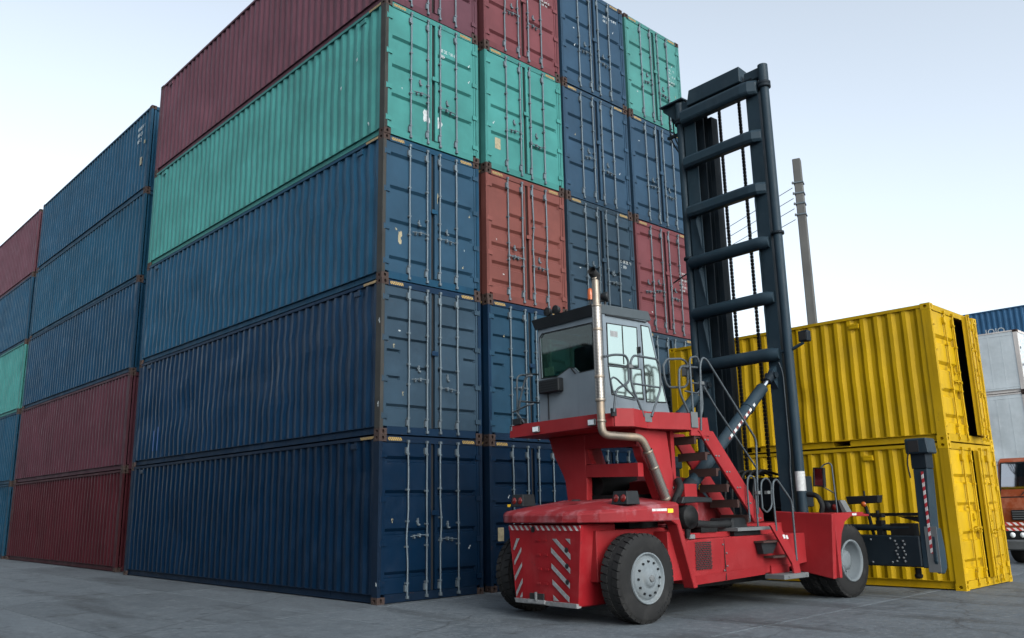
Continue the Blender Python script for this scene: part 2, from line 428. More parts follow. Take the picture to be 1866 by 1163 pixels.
def rod_mesh(H, seed, bend):
    rr = random.Random(seed); h = H-.10; mb = MB(); pts = []
    ph, ph2 = rr.uniform(0, 6), rr.uniform(0, 6)
    for k in range(17):
        t = k/16; z = .055+(h-.075)*t; ed = math.sin(math.pi*t)
        pts.append((bend*ed*(math.sin(t*9+ph)+.6*math.sin(t*21+ph2)), -.040+bend*.35*ed*math.sin(t*13+ph2), z))
    mb.tube(pts, .0165, 8)
    zs = [.30, .95+rr.uniform(-.1,.1), 1.35+rr.uniform(-.08,.08), 1.9+rr.uniform(-.1,.1), H-.35]
    for z in zs:
        k = min(range(17), key=lambda q: abs(pts[q][2]-z)); x = pts[k][0]
        mb.box(x-.034, x+.022, -.060, .002, z-.016, z+.016)
    for z0, z1 in ((.035,.085), (h-.045, h+.0)): mb.box(-.024, .024, -.062, .0, z0, z1)
    for z0, z1 in ((.16,.27), (h-.24, h-.13)): mb.box(-.05, -.018, -.05, .0, z0, z1); 
    return mb.mesh('locking_bar', GALV)
def handle_mesh(sgn, drop=0):
    mb = MB()
    mb.tube([(0,-.055,0),(sgn*.12,-.058,.012),(sgn*.38,-.058,-.012-drop)], .009, 6)
    mb.box(-.024, .024, -.065, -.02, -.022, .026)
    mb.box(sgn*.17-.018, sgn*.17+.018, -.060, -.0, -.028, .034)
    mb.box(sgn*.28-.010, sgn*.28+.010, -.050, -.0, -.05, .02)
    return mb.mesh('door_handle', GALV)
def hasp_mesh():
    mb = MB(); mb.box(-.012, .012, -.03, 0, -.055, .055); mb.box(-.028, .028, -.02, 0, -.014, .014); mb.box(-.01,.035,-.05,-.015,-.075,-.045)
    return mb.mesh('latch_bracket', GALV)
HINGE = MB().box(-.075, .055, -.020, .0, -.045, .045).tube([(-.072,-.012,-.06),(-.072,-.012,.06)], .014, 6).mesh('hinge', BLUE['navy'])
HANDLES = {s: handle_mesh(s) for s in (-1, 1)}; HASP = hasp_mesh()
RODS = [rod_mesh(HC, k, b) for k, b in enumerate((.0025,.003,.004,.014,.018,.011))]
RODS_STD = [rod_mesh(STD, 20+k, .003) for k in range(2)]
def gasket_mesh(H): return MB().box(-.036, .044, .006, .05, 0, H-.288).mesh('door_gasket', DARK)
GASK = {HC: gasket_mesh(HC), STD: gasket_mesh(STD)}
def lap_mesh(H): return MB().box(-.012, .052, -.034, -.0125, .01, H-.30).mesh('lap_strip', BLUE['navy'])
LAP = {HC: lap_mesh(HC), STD: lap_mesh(STD)}
CENTREPLATE = MB().box(-.075, .075, -.052, -.0345, -.045, .045).mesh('centre_plate', GALV, bevel=.006)
HAZ_ME = MB().box(0, .30, -.0045, -.0005, -.030, .030).mesh('hazard_stripe', HAZ)
HAZ_SIDE = MB().box(-.0045, -.0005, 0, .42, -.024, .024).mesh('hazard_stripe', HAZS)
VENT = MB().box(-.03, 0, -.10, .10, -.05, .05).box(-.034, -.031, -.08, .08, -.035, -.012).box(-.034, -.031, -.08, .08, .012, .035).mesh('vent', BLUE['navy'], bevel=.004)
def glyphs(rows, cols, h, seed, vertical=False, lines=None):
    """worn, unreadable lettering: small blocks proud of the door by 1 mm"""
    rr = random.Random(seed); mb = MB(); w_ = h*.62
    for i in range(rows):
        nc = cols if lines is None else lines[i % len(lines)]
        for j in range(nc):
            x, z = (0, -j*h*1.25) if vertical else (j*h*.85, -i*h*1.7)
            if vertical: x = i*h*1.4
            k = rr.randrange(6); t = h*.17
            def b(x0, x1, z0, z1):
                if rr.random() < .8: mb.box(x+x0, x+x1, -.0022, -.0008, z+z0, z+z1)
            if k in (0,1,3,4): b(0, t, 0, h)
            if k in (0,2,3,5): b(w_-t, w_, 0, h)
            if k in (1,2,3,4): b(t+.0005, w_-t-.0005, h-t, h)
            if k in (1,3,5,0): b(t+.0005, w_-t-.0005, h*.42, h*.42+t)
            if k in (2,4): b(t+.0005, w_-t-.0005, 0, t)
    return mb
GL_DOOR = [glyphs(6, 8, .055, k, lines=[7,4,8,6,7,5]).mesh('door_marking', MARK) for k in range(2)]
GL_NUM = [glyphs(2, 7, .075, 5+k, lines=[9,4]).mesh('number_marking', MARK) for k in range(2)]
GROOVES = {
 'three': [(.27,.062,.09,.93), (.51,.062,.09,.93), (.75,.062,.09,.93)],
 'four': [(.10,.07,.09,.92), (.38,.07,.09,.92), (.64,.07,.09,.92), (.90,.07,.09,.92)],
 'four_b': [(.12,.08,.07,.94), (.40,.08,.07,.94), (.655,.08,.07,.94), (.885,.08,.07,.94)],
 'six': [(.09,.10,.07,.94), (.245,.10,.07,.94), (.40,.10,.07,.94), (.545,.10,.07,.94), (.69,.085,.55,.94), (.90,.10,.07,.94)],
 'six_b': [(.11,.062,.08,.93), (.27,.062,.08,.55), (.42,.062,.08,.93), (.57,.062,.08,.93), (.72,.062,.08,.93), (.89,.062,.08,.93)],
 'mixed': [(.14,.06,.06,.94), (.34,.05,.06,.34), (.42,.055,.5,.94), (.53,.05,.06,.34), (.62,.05,.06,.94), (.76,.055,.06,.94), (.92,.06,.06,.94)],
 'yellow': [(.12,.12,.08,.92), (.33,.12,.08,.92), (.55,.12,.08,.92), (.77,.12,.08,.92)],
}
DOORS = {(k, f, H): door_mesh(H, gv, f) for k, gv in GROOVES.items() for f in (False, True) for H in ((STD,) if k == 'yellow' else (HC,))}
FR40, RF40 = frame_mesh(12.192, HC), roof_mesh(12.192, HC)
EP = {HC: end_panel(HC), STD: end_panel(STD)}
SIDES40 = [corr_panel(12.192, HC, k+1, wob=wb, dents=d) for k, (wb, d) in enumerate(((.007,5),(.025,12),(.009,7),(.006,4)))]
L20 = 6.058
FR20 = frame_mesh(L20, STD, pockets=((1.85,2.21),(3.85,4.21))); RF20 = roof_mesh(L20, STD); SIDE20 = corr_panel(L20, STD, 9, wob=.003, dents=2, pitch=.275)
def container(loc, paintmat, label, L=12.192, H=HC, doors=None, side=0, rods=(0,1,0,1), casting=None, rodmat=None, haz=True, post=None,
              group='shipping containers in the stack', open_right=0.0, handles=True, seed=0, doorpaint=None):
    doorpaint = doorpaint or paintmat
    rr = random.Random(seed*13+5)
    t = empty('shipping_container', loc, 0, label, 'container', group)
    f40 = L > 7
    casting = casting or CASTING; rodmat = rodmat or GALV
    obj('frame', FR40 if f40 else FR20, t, frame_of(paintmat))
    sp = SIDES40[side] if f40 else SIDE20
    obj('side_panel', sp, t, paintmat)
    o = obj('side_panel', sp, t, paintmat, loc=(CW, L+.005, 0), rot=(0,0,math.pi))
    obj('roof_panel', RF40 if f40 else RF20, t, paintmat)
    obj('end_panel', EP[H], t, paintmat, loc=(CW, L, 0), rot=(0,0,math.pi))
    for x in (.081, CW-.081):
        for y in (.089, L-.089):
            for z in (.059, H-.059): obj('corner_casting', CAST, t, casting, loc=(x, y, z))
    if post:
        for x0 in (.0005,): obj('weathered_post_face', POSTFACE, t, post, loc=(x0, 0, 0))
    if not doors:
        obj('end_panel', EP[H], t, paintmat)
        return t
    y0 = .030; dtwo = doors.startswith('six')
    rodset = RODS if H == HC else RODS_STD
    for k, (x0, flip) in enumerate(((.088, False), (CW-.088-DW, True))):
        me = DOORS[(doors, flip, H)]
        d = obj('door', me, t, doorpaint, loc=(x0, y0-(.008 if k else 0), .160))
        if k and open_right:
            # swing about the right-hand hinge line
            hx = CW-.088
            d.location = (hx-DW*math.cos(open_right), y0-DW*math.sin(open_right), .160); d.rotation_euler = (0,0,open_right)
        xs = (.545, .975) if not flip else (DW-.975, DW-.545)
        for q, x in enumerate(xs):
            b = obj('locking_bar', rodset[rods[2*k+q] % len(rodset)], d, rodmat, loc=(x, -.002, -.160+.02))
            if handles and (q == (1 if not flip else 0) or (dtwo and rr.random() < .6)):
                zz = (.80, .93)[q]+rr.uniform(-.06,.10)
                sg = rr.choice((-1, 1)) if x > .45 and x < DW-.45 else (-1 if q else 1)
                if not flip: sg = -1 if q == 0 and rr.random() < .5 else (1 if q == 0 else -1)
                else: sg = 1 if q == 0 else -1
                obj('door_handle', HANDLES[sg], d, rodmat, loc=(x, -.002, zz))
                if rr.random() < .85: obj('latch_bracket', HASP, d, rodmat, loc=(x+sg*.19, -.0005, zz+.22+rr.uniform(-.03,.05)))
        for z in (.18, .86, 1.62, H-.52):
            obj('hinge', HINGE, d, doorpaint, loc=(.03 if not flip else DW-.03, -.0125, z), rot=None if not flip else (0, math.pi, 0))
        if k: obj('lap_strip', LAP[H], d, doorpaint, loc=(0,0,0)); 
    if not open_right: obj('door_gasket', GASK[H], t, loc=(CW/2-.004, y0+.02, .160))
    if not open_right: obj('centre_plate', CENTREPLATE, t, paintmat, loc=(CW/2+.02, y0-.012, 1.62+rr.uniform(-.1,.05)))
    if haz:
        obj('hazard_stripe', HAZ_ME, t, loc=(.20, .012, H-.068)); obj('hazard_stripe', HAZ_ME, t, loc=(CW-.50, .012, H-.068))
        obj('hazard_stripe', HAZ_SIDE, t, loc=(.005, .19, H-.045))
    return t
POSTFACE = MB().box(-.0025, -.0005, .006, .16, .12, HC-.12).box(0.001, .074, .0005, .0035, .12, HC-.12).mesh('weathered_post_face', POSTRUST)

XC = [0.0, CW+.19, 2*CW+.28, 3*CW+.38]
LEV = ['bottom tier', 'second tier', 'third tier', 'fourth tier', 'top tier']
CN = ['of the corner column', 'of the column next to the corner column', 'of the column third from the corner', 'of the end column behind the yellow containers']
B = BLUE
SPEC = [  # column -> tiers: colour word, paint, door type, side mesh, rods
 [('navy blue', B['navy'], 'four_b', 0, (3,0,5,0)), ('dark blue', B['deep'], 'mixed', 1, (0,1,0,2)), ('steel blue', B['steel'], 'four', 1, (0,0,1,1)), ('sea green', GREEN, 'three', 2, (1,0,0,2)), ('maroon', MAROON, 'three', 0, (0,1,1,0))],
 [('navy blue', B['navy'], 'six_b', 0, (3,0,0,1)), ('blue', B['deep'], 'mixed', 0, (0,1,0,0)), ('rust red', RUSTRED, 'six', 0, (0,2,4,3)), ('sea green', GREEN, 'three', 0, (1,0,0,0)), ('maroon', RED2, 'four', 0, (5,4,0,0))],
 [('navy blue', B['navy'], 'four', 0, (0,1,0,1)), ('blue', B['deep'], 'four', 0, (0,0,0,1)), ('grey blue', B['grey'], 'six_b', 0, (1,0,0,1)), ('slate blue', B['slate'], 'three', 0, (1,0,0,0)), ('slate blue', B['slate'], 'four', 0, (5,0,1,0))],
 [('navy blue', B['navy'], 'four', 0, (0,1,0,1)), ('grey blue', B['grey'], 'four', 0, (0,0,0,1)), ('oxide red', RED2, 'six', 0, (0,1,0,5)), ('slate blue', B['slate'], 'four', 0, (1,0,0,0)), ('sea green', GREEN2, 'three', 0, (0,2,1,0))],
]
TO_MARK = {}
for c_ in range(4):
    for lv in range(5):
        word, pm, dt, sd, rods = SPEC[c_][lv]
        t = container((XC[c_], rnd.uniform(-.012,.012), lv*HC), pm, f'{word} container, {LEV[lv]} {CN[c_]}',
                      doors=dt, side=sd, rods=rods, seed=c_*5+lv, post=POSTRUST if (c_ == 0 and lv >= 1) else None,
                      haz=not (c_ >= 2 and lv in (0,)), doorpaint={(0,1): B['grey'], (1,1): B['steelgrey'], (0,2): B['steeldoor']}.get((c_, lv)))
        TO_MARK[(c_, lv)] = t
# markings on the stack
def mark(t, me, x, z, y=.0285, rot=None, name='marking'):
    o = obj(name, me, t, loc=(x, y, z), rot=rot)
    if 'marking' in me.name: o['kind'] = 'stuff'
    return o
mark(TO_MARK[(1,4)], GL_DOOR[0], 1.86, 2.25, .0215)
mark(TO_MARK[(3,2)], GL_DOOR[1], 1.80, 1.75, .0215)
mark(TO_MARK[(3,4)], GL_DOOR[0], 1.85, 1.9, .0215)
mark(TO_MARK[(0,3)], GL_NUM[0], 1.30, 2.25, .0215)
mark(TO_MARK[(2,4)], GL_NUM[1], 1.62, 2.4, .0215)
mark(TO_MARK[(2,2)], GL_NUM[0], 1.9, 1.6, .0215)
plate = MB().box(0, .16, -.003, -.0008, 0, .26).mesh('data_plate', STICK)
mark(TO_MARK[(1,3)], plate, .30, .52, .0295, name='data_plate')
mark(TO_MARK[(1,0)], plate, .22, .95, .0295, name='data_plate')
CHIPS = None
# torn white sticker on the green doors and bare patches on the blue door
def patch(seed, w_, h_, n=9):
    rr = random.Random(seed); mb = MB()
    for q in range(n):
        cx, cz = rr.uniform(-w_, w_)*.6, rr.uniform(-h_, h_)*.6
        k = rr.randrange(5, 8); r0 = rr.uniform(.25, .55)
        a0 = rr.uniform(0, 6)
        mb.prism([(cx+math.cos(a0+6.283*i/k)*w_*r0*rr.uniform(.6,1.2), -.0008-.0001*q, cz+math.sin(a0+6.283*i/k)*h_*r0*rr.uniform(.6,1.2)) for i in range(k)], (0,-.0012,0))
    return mb
mark(TO_MARK[(0,3)], patch(3,.11,.19).mesh('torn_sticker', MARK), 1.06, .62, .029, name='torn_sticker')
mark(TO_MARK[(0,3)], patch(4,.10,.17).mesh('torn_sticker', MARK), 1.36, .60, .0215, name='torn_sticker')
mark(TO_MARK[(0,2)], patch(6,.06,.17).mesh('paint_chip', STICK), .42, .86, .029, name='paint_chip')
mark(TO_MARK[(0,2)], patch(7,.025,.14, 5).mesh('paint_chip', STICK), 1.32, 1.85, .0, name='paint_chip')
mark(TO_MARK[(0,2)], patch(8,.05,.03, 4).mesh('paint_chip', STICK), .34, 1.02, .029, name='paint_chip')
SMALL = [patch(40+k, .022+.012*(k % 3), .03+.02*(k % 2), 3+k % 3) for k in range(5)]
SMALL_W = [q.mesh('paint_chip', MARK) for q in SMALL[:3]]; SMALL_T = [q.mesh('paint_chip', STICK) for q in SMALL[3:]]
rs = random.Random(99)
for (c_, lv), t_ in TO_MARK.items():
    for q in range(rs.choice((1,2,3))):
        right = rs.random() < .5
        x = rs.uniform(.25,.55) if not right else rs.uniform(1.95,2.2)
        mark(t_, rs.choice(SMALL_W+SMALL_T), x, rs.uniform(.4,2.3), .0215 if right else .0295, name='paint_chip')
# vertical number on the green long side, and odd marks on side walls
vn = glyphs(1, 7, .075, 11, vertical=True)
vn.v = [(y_+0, -x_, z_) for x_, y_, z_ in vn.v]
obj('number_marking', vn.mesh('number_marking', MARK), TO_MARK[(0,3)], loc=(.020, 1.08, 2.52))
for (lv, yy, zz, sd) in ((3,1.62,1.55,21),(0,.03,.35,22),(1,.05,.55,23),(1,.05,2.1,24),(3,.55,.35,25)):
    pm_ = patch(sd, .03, .06, 5); pm_.v = [(y_, -x_, z_) for x_, y_, z_ in pm_.v]
    obj('paint_chip', pm_.mesh('paint_chip', MARK), TO_MARK[(0,lv)], loc=(.0, yy, zz))
for lv in range(5):
    obj('vent', VENT, TO_MARK[(0,lv)], SPEC[0][lv][1], loc=(.030, .83, HC-.17)); obj('vent', VENT, TO_MARK[(0,lv)], SPEC[0][lv][1], loc=(.030, 11.4, HC-.17))
BLU_P = paint('bright_blue_patch', (.006,.050,.18), rough=.4)
pt = MB().box(.0150, .0170, 10.440, 10.507, .35, .98).box(.0150, .0170, 10.725, 10.790, .35, .90).mesh('repaint_patch', BLU_P)
obj('repaint_patch', pt, TO_MARK[(0,1)])

# two further blocks down the row
X2, Y2 = .224, 12.192+1.344
SPEC2 = [('dark red', MAROON2, 0), ('maroon', MAROON3, 2), ('blue', B['side'], 3), ('steel blue', B['teal'], 0), ('steel blue', B['steel'], 3)]
T2 = []
for lv, (wd, pm, sd) in enumerate(SPEC2):
    T2.append(container((X2, Y2, lv*HC), pm, f'{wd} container showing its long side, {LEV[lv]} of the stack beyond the corner column', side=sd, group='containers in the stacks down the row', seed=60+lv))
tan = MB().box(-.003,-.0008,0,.16,0,.28).mesh('data_plate', STICK)
obj('data_plate', tan, T2[4], loc=(.022, .62, 1.05)); obj('data_plate', MB().box(-.003,-.0008,0,.12,0,.12).mesh('data_plate', STICK), T2[4], loc=(.022, .42, 1.75))
vn2 = glyphs(3, 5, .13, 31, lines=[5,4,3]); vn2.v = [(y_, -x_*1.2, z_) for x_, y_, z_ in vn2.v]
obj('number_marking', vn2.mesh('number_marking', MARK), T2[4], loc=(.020, 1.15, 2.35))
SPEC3 = [('blue', B['teal'], 0), ('blue', B['teal'], 2), ('sea green', GREEN, 3), ('steel blue', B['steel'], 0), ('maroon', MAROON, 2)]
for lv, (wd, pm, sd) in enumerate(SPEC3):
    container((X2, 26.28, lv*HC), pm, f'{wd} container showing its long side, {LEV[lv]} of the farthest stack down the row', side=sd, group='containers in the stacks down the row', seed=80+lv)

# unseen stacks added across the lane, left of the viewpoint, to shade the walls
SPECO = [('navy blue', B['navy']), ('dark blue', B['deep']), ('steel blue', B['steel']), ('blue', B['side'])]
for k, yy in enumerate((-11.5, 1.4, 14.3, 27.2)):
    for lv in range(3):
        wd, pm = SPECO[(k+lv*3) % 4]
        container((-17.6, yy, lv*HC), pm, f'{wd} container added across the lane for shade, {LEV[lv]} of the {("first","second","third","fourth")[k]} stack', side=(k+lv) % 4, group='unseen containers added for shade', seed=150+k*5+lv)

# yellow twenty-foot pair
YX, YY = 7.792, -6.782
for lv, (opn, wd) in enumerate(((R(4.5), 'lower yellow short container standing on the ground with its right door slightly ajar'), (R(10.5), 'upper yellow short container with a wide dark gap between its doors'))):
    t = container((YX, YY, lv*STD), YELLOW, wd, L=L20, H=STD, doors='yellow', casting=YELLOW, rodmat=YELLOW, haz=False, open_right=opn, group='yellow short containers', seed=100+lv)
    obj('vent', VENT, t, YELLOW, loc=(.022, 1.5, STD-.22))
    # near-black sheets paint in the shade inside, so that the gap reads dark
    obj('gap_shade', MB().box(.07, CW-.07, .25, .27, .17, STD-.1).box(.064,.069,.1,.25,.17,STD-.1).box(CW-.069,CW-.064,.1,.25,.17,STD-.1).mesh('gap_shade', DARK), t)

# ------------------------------------------------------------------ white reefer stack and far blue stack
def reefer_side(L, H):
    mb = MB(); n = 24; z0, z1 = .16, H-.075
    mb.add([(.02,.165,z0),(.02,L-.165,z0),(.02,L-.165,z1),(.02,.165,z1)], [(0,1,2,3)])
    for k in range(1, n): mb.box(.0165, .0195, .165+k*(L-.33)/n-.02, .165+k*(L-.33)/n+.02, z0+.01, z1-.01)
    mb.box(.012,.0195,.17,L-.17,z1-.16,z1-.135); mb.box(.012,.0195,.17,L-.17,z0+.10,z0+.13)
    return mb.mesh('side_panel', REEFER)
RS = reefer_side(12.192, HC)
REEFPOST = paint('rust_stained_post', (.45,.42,.40), rough=.6, chips=1.0, streaks=.5, chipcol=(.2,.07,.035))
for lv, dz in enumerate((0, 2.915, 5.83)):
    t = empty('refrigerated_container', (30.1, -2.05, dz-(.0)), 0, f'white refrigerated container with rusty corners, {("bottom","middle","top")[lv]} of its stack', 'container', 'white refrigerated containers')
    if lv == 2: t.scale = (1, 1, 2.60/HC)          # a standard-height box on two high ones
    obj('frame', FR40, t, REEFPOST if lv else REEFER); obj('side_panel', RS, t, REEFER)
    obj('side_panel', RS, t, REEFER, loc=(CW, 12.192, 0), rot=(0,0,math.pi)); obj('roof_panel', RF40, t, REEFER)
    for q in (0, 1): obj('end_panel', EP[HC], t, REEFER, loc=(0,0,0) if not q else (CW,12.192,0), rot=None if not q else (0,0,math.pi))
    for x in (.081, CW-.081):
        for y in (.089, 12.103):
            for z in (.059, HC-.059): obj('corner_casting', CAST, t, loc=(x, y, z))
    obj('hinge_row', MB().box(.1,.2,-.02,-.001,.4,.5).box(.1,.2,-.02,-.001,1.2,1.3).box(.1,.2,-.02,-.001,2.0,2.1).mesh('hinge_row', GALV), t)
FARB = paint('paint_far_blue', (.022,.075,.150), rough=.5)
for lv in range(4):
    t = container((41.4, -7.5, lv*HC), FARB, f'blue container rising behind the white refrigerated stack, {("bottom tier","second tier","third tier","top tier")[lv]}', group='blue containers behind the refrigerated stack', side=3, seed=120+lv)
    if lv == 3:
        fc = bpy.data.curves.new('lettering', 'FONT'); fc.body = 'JOJO'; fc.size = .46; fc.extrude = .004; fc.materials.append(MARK)
        tmp = bpy.data.objects.new('lettering_curve', fc); COL.objects.link(tmp)
        bpy.context.view_layer.update()
        lme = bpy.data.meshes.new_from_object(tmp.evaluated_get(bpy.context.evaluated_depsgraph_get()))
        bpy.data.objects.remove(tmp)
        if not lme.materials: lme.materials.append(MARK)
        obj('lettering', lme, t, loc=(.012, 10.1, 1.56), rot=(R(90), 0, R(-90)))

# ------------------------------------------------------------------ the red container handler
def P(u, r, z): return (u, -r, z)        # u forward, r to its right, z up
RED = paint('handler_red', (.210,.015,.018), rough=.42, chips=.18, streaks=.22, dents=.08, fade=(.32,.06,.065), fadeamt=.10, chipcol=(.07,.02,.015))
REDDUST = paint('handler_red_dusty', (.185,.016,.020), rough=.62, chips=.2, streaks=.25, dents=.08, fade=(.27,.13,.145), fadeamt=.5, chipcol=(.07,.02,.015))
REDWORN = paint('handler_red_scraped', (.205,.009,.013), rough=.42, chips=.75, streaks=.3, dents=.1, fade=(.3,.08,.08), fadeamt=.12, chipcol=(.05,.025,.025))
MAST = paint('mast_slate', (.014,.027,.038), rough=.46, chips=.35, streaks=.3, dents=.06, fade=(.05,.065,.075), fadeamt=.14, chipcol=(.05,.03,.025))
MASTD = paint('mast_dark', (.007,.012,.017), rough=.55, chips=.3, dents=.05, fade=(.03,.035,.04), fadeamt=.15)
CABG = paint('cab_grey', (.135,.165,.19), rough=.42, chips=.12, streaks=.25, dents=.05, fade=(.17,.20,.22), fadeamt=.12)
CABROOF = paint('cab_roof', (.05,.062,.07), rough=.45, chips=.1, dents=.05)
BLK = simple('black_plastic', (.009,.011,.013), .5, spec=.25)
GREASE = simple('greasy_black', (.005,.0055,.006), .6, var=.5, spec=.18)
TREAD = paint('rusty_tread', (.040,.022,.020), rough=.75, chips=.8, streaks=.1, dents=.1)
TUBE = paint('rail_grey', (.060,.072,.082), rough=.42, chips=.3, dents=.02, metal=.3)
STEELP = paint('step_plate_grey', (.10,.107,.112), rough=.55, chips=.4, dents=.05)
CHROME = simple('piston_chrome', (.72,.74,.76), .16, 1.0, var=.05, bump=0)
STAIN = paint('exhaust_steel', (.24,.205,.17), rough=.48, chips=.25, streaks=.4, dents=.03, metal=.85, fade=(.45,.33,.22), fadeamt=.4)
RIMW = paint('rim_grey', (.125,.145,.158), rough=.55, chips=.35, streaks=.25, dents=.05, fade=(.14,.14,.13), fadeamt=.35)
WHITEP = simple('reflective_white', (.42,.43,.43), .5, var=.2, scale=20, bump=0)
GREYSTR = simple('worn_grey_stripe', (.19,.195,.20), .55, var=.3, scale=18, bump=0)
RW = stripes('red_white_tape', (.45,.45,.45), (.30,.012,.02), (0,1,-.9), 8.5, duty=.42)
RWV = stripes('red_white_tape_tall', (.45,.45,.45), (.30,.012,.02), (0,.6,1), 7.5, duty=.5)
ORANGE = simple('orange_lens', (.35,.07,.01), .25, bump=0); LENSR = simple('red_lens', (.10,.008,.006), .2, bump=0)
LENSW = simple('clear_lens', (.70,.74,.76), .12, bump=0); YEL = simple('yellow_reflector', (.75,.45,.02), .4, bump=0)
def guard_mat():
    mt, nt, n, l, p = newmat('perforated_guard')
    tc = n.new('ShaderNodeTexCoord'); mp = n.new('ShaderNodeMapping'); l.new(tc.outputs['UV'], mp.inputs[0])
    mp.inputs['Scale'].default_value = (22, 66, 1)
    fr = n.new('ShaderNodeVectorMath'); fr.operation = 'FRACTION'; l.new(mp.outputs[0], fr.inputs[0])
    d = n.new('ShaderNodeVectorMath'); d.operation = 'DISTANCE'; d.inputs[1].default_value = (.5,.5,0); l.new(fr.outputs[0], d.inputs[0])
    hole = maprange(nt, d.outputs['Value'], .28, .36)
    l.new(mixc(nt, hole, (.02,.02,.02), (.36,.33,.30)), p.inputs['Base Color']); l.new(hole, p.inputs['Metallic'])
    p.inputs['Roughness'].default_value = .38
    return mt
GUARD = guard_mat()
def tinted(name, tint, refl=.9):
    mt, nt, n, l, p = newmat(name)
    n.remove(p); out = [x for x in n if x.type == 'OUTPUT_MATERIAL'][0]
    tr = n.new('ShaderNodeBsdfTransparent'); tr.inputs[0].default_value = (*tint, 1)
    gl = n.new('ShaderNodeBsdfGlossy'); gl.inputs['Roughness'].default_value = .03; gl.inputs[0].default_value = (refl,)*3+(1,)
    lw = n.new('ShaderNodeLayerWeight'); lw.inputs['Blend'].default_value = .5
    fac = math_n(nt, 'ADD', math_n(nt, 'MULTIPLY', math_n(nt, 'POWER', lw.outputs['Facing'], 4), .7), .05)
    mx = n.new('ShaderNodeMixShader'); l.new(fac, mx.inputs[0]); l.new(tr.outputs[0], mx.inputs[1]); l.new(gl.outputs[0], mx.inputs[2]); l.new(mx.outputs[0], out.inputs[0])
    return mt
GLASS = tinted('tinted_glass', (.50,.63,.57))
def mirror_mat():
    mt, nt, n, l, p = newmat('mirror_film')
    p.inputs['Base Color'].default_value = (.44,.53,.50,1); p.inputs['Metallic'].default_value = .92; p.inputs['Roughness'].default_value = .10
    b = n.new('ShaderNodeBump'); b.inputs['Strength'].default_value = .02; b.inputs['Distance'].default_value = .02
    l.new(noise_tex(nt, coords(nt), 1.5, 2), b.inputs['Height']); l.new(b.outputs[0], p.inputs['Normal'])
    return mt
FILM = mirror_mat()
MIRR = simple('mirror_glass', (.75,.77,.78), .04, 1.0, var=.03, bump=0)

TP = empty('container_handler', (1.0856, -3.7655, 0), R(-3.5), 'red empty container handler with raised grey cab and tall dark lifting mast', 'forklift')
def tp(name, mb, mat, parent=TP, bevel=0, label=None):
    o = obj(name, mb.mesh(name, mat, bevel=bevel), parent)
    if label: o['label'] = label
    return o
def pbox(u0, u1, r0, r1, z0, z1): return MB().box(u0, u1, -r1, -r0, z0, z1)
def plate_uz(pts, r0, r1): return MB().prism([P(u, r0, z) for u, z in pts], (0, -(r1-r0), 0))
def plate_rz(pts, u0, u1): return MB().prism([P(u0, r, z) for r, z in pts], (u1-u0, 0, 0))
def plate_ur(pts, z0, z1): return MB().prism([P(u, r, z0) for u, r in pts], (0, 0, z1-z0))
def rail(name, pts, rad=.018, parent=TP, mat=None, n=8):
    return tp(name, MB().tube(smooth_path([P(*p) for p in pts]), rad, n), mat or TUBE, parent)
def smooth_path(pts, rad=.09, k=4):
    pts = [Vector(p) for p in pts]; out = [pts[0]]
    for i in range(1, len(pts)-1):
        a, b, c = pts[i-1], pts[i], pts[i+1]
        d1, d2 = (a-b), (c-b); q = min(rad, d1.length*.45, d2.length*.45)
        s, e_ = b+d1.normalized()*q, b+d2.normalized()*q
        for j in range(k+1):
            t = j/k; out.append(s*(1-t)**2+b*2*t*(1-t)+e_*t*t)
    out.append(pts[-1]); return out

# --- counterweight
cwt = tp('counterweight', MB().hexa([P(-.74,-.80,1.34),P(-.74,.81,1.34),P(-.735,.67,.28),P(-.70,.655,.225),P(-.70,-.655,.225),P(-.735,-.67,.28)],
                                    [P(-.05,-.80,1.34),P(-.05,.81,1.34),P(-.05,.67,.28),P(-.05,.655,.225),P(-.05,-.655,.225),P(-.05,-.67,.28)]), REDWORN, bevel=.018)
tp('bumper_edge', MB().hexa([P(-.752,-.665,.275),P(-.752,.665,.275),P(-.735,.655,.215),P(-.735,-.655,.215)],[P(-.65,-.665,.275),P(-.65,.665,.275),P(-.65,.655,.215),P(-.65,-.655,.215)]), GREYSTR, cwt)
tp('tow_hitch', pbox(-.765,-.741,-.30,0,.285,.37), DARK, cwt); tp('tow_pin', MB().tube([P(-.775,-.15,.27),P(-.775,-.15,.39)],.022,8), STEELP, cwt)
tp('hitch_plate', pbox(-.772,-.753,-.34,.03,.235,.285), GREYSTR, cwt)
tp('reflective_tape', pbox(-.7435,-.741,-.78,.79,1.255,1.325), RW, cwt)
UC = -.7405
for pts in ([(.195,1.141),(.285,1.141),(.568,.935),(.564,.859)], [(.476,1.145),(.570,1.145),(.575,1.07)], [(.168,1.02),(.168,.95),(.55,.675),(.555,.745)],
            [(.167,.80),(.168,.73),(.535,.470),(.54,.545)], [(.178,.58),(.18,.51),(.515,.285),(.52,.36)], [(.189,.37),(.31,.29),(.19,.29)],
            [(-.60,1.136),(-.53,1.137),(-.655,.96),(-.685,.975)], [(-.50,1.007),(-.50,.945),(-.66,.745),(-.665,.80)], [(-.489,.791),(-.488,.73),(-.65,.52),(-.66,.585)],
            [(-.483,.563),(-.482,.50),(-.625,.295),(-.635,.36)], [(-.49,.37),(-.49,.29),(-.55,.29)]):
    mb = MB()
    mb.prism([P(UC-.004*0, r, z) for r, z in pts], (-.003, 0, 0)); tp('reflective_stripe', mb, GREYSTR, cwt)
for z in (.987,.77,.555): tp('bolt_hole', MB().lathe([(.0,0),(.034,0),(.040,-.004),(.040,.0)], P(-.7445,.488,z), (-1,0,0), 14), BLK, cwt)
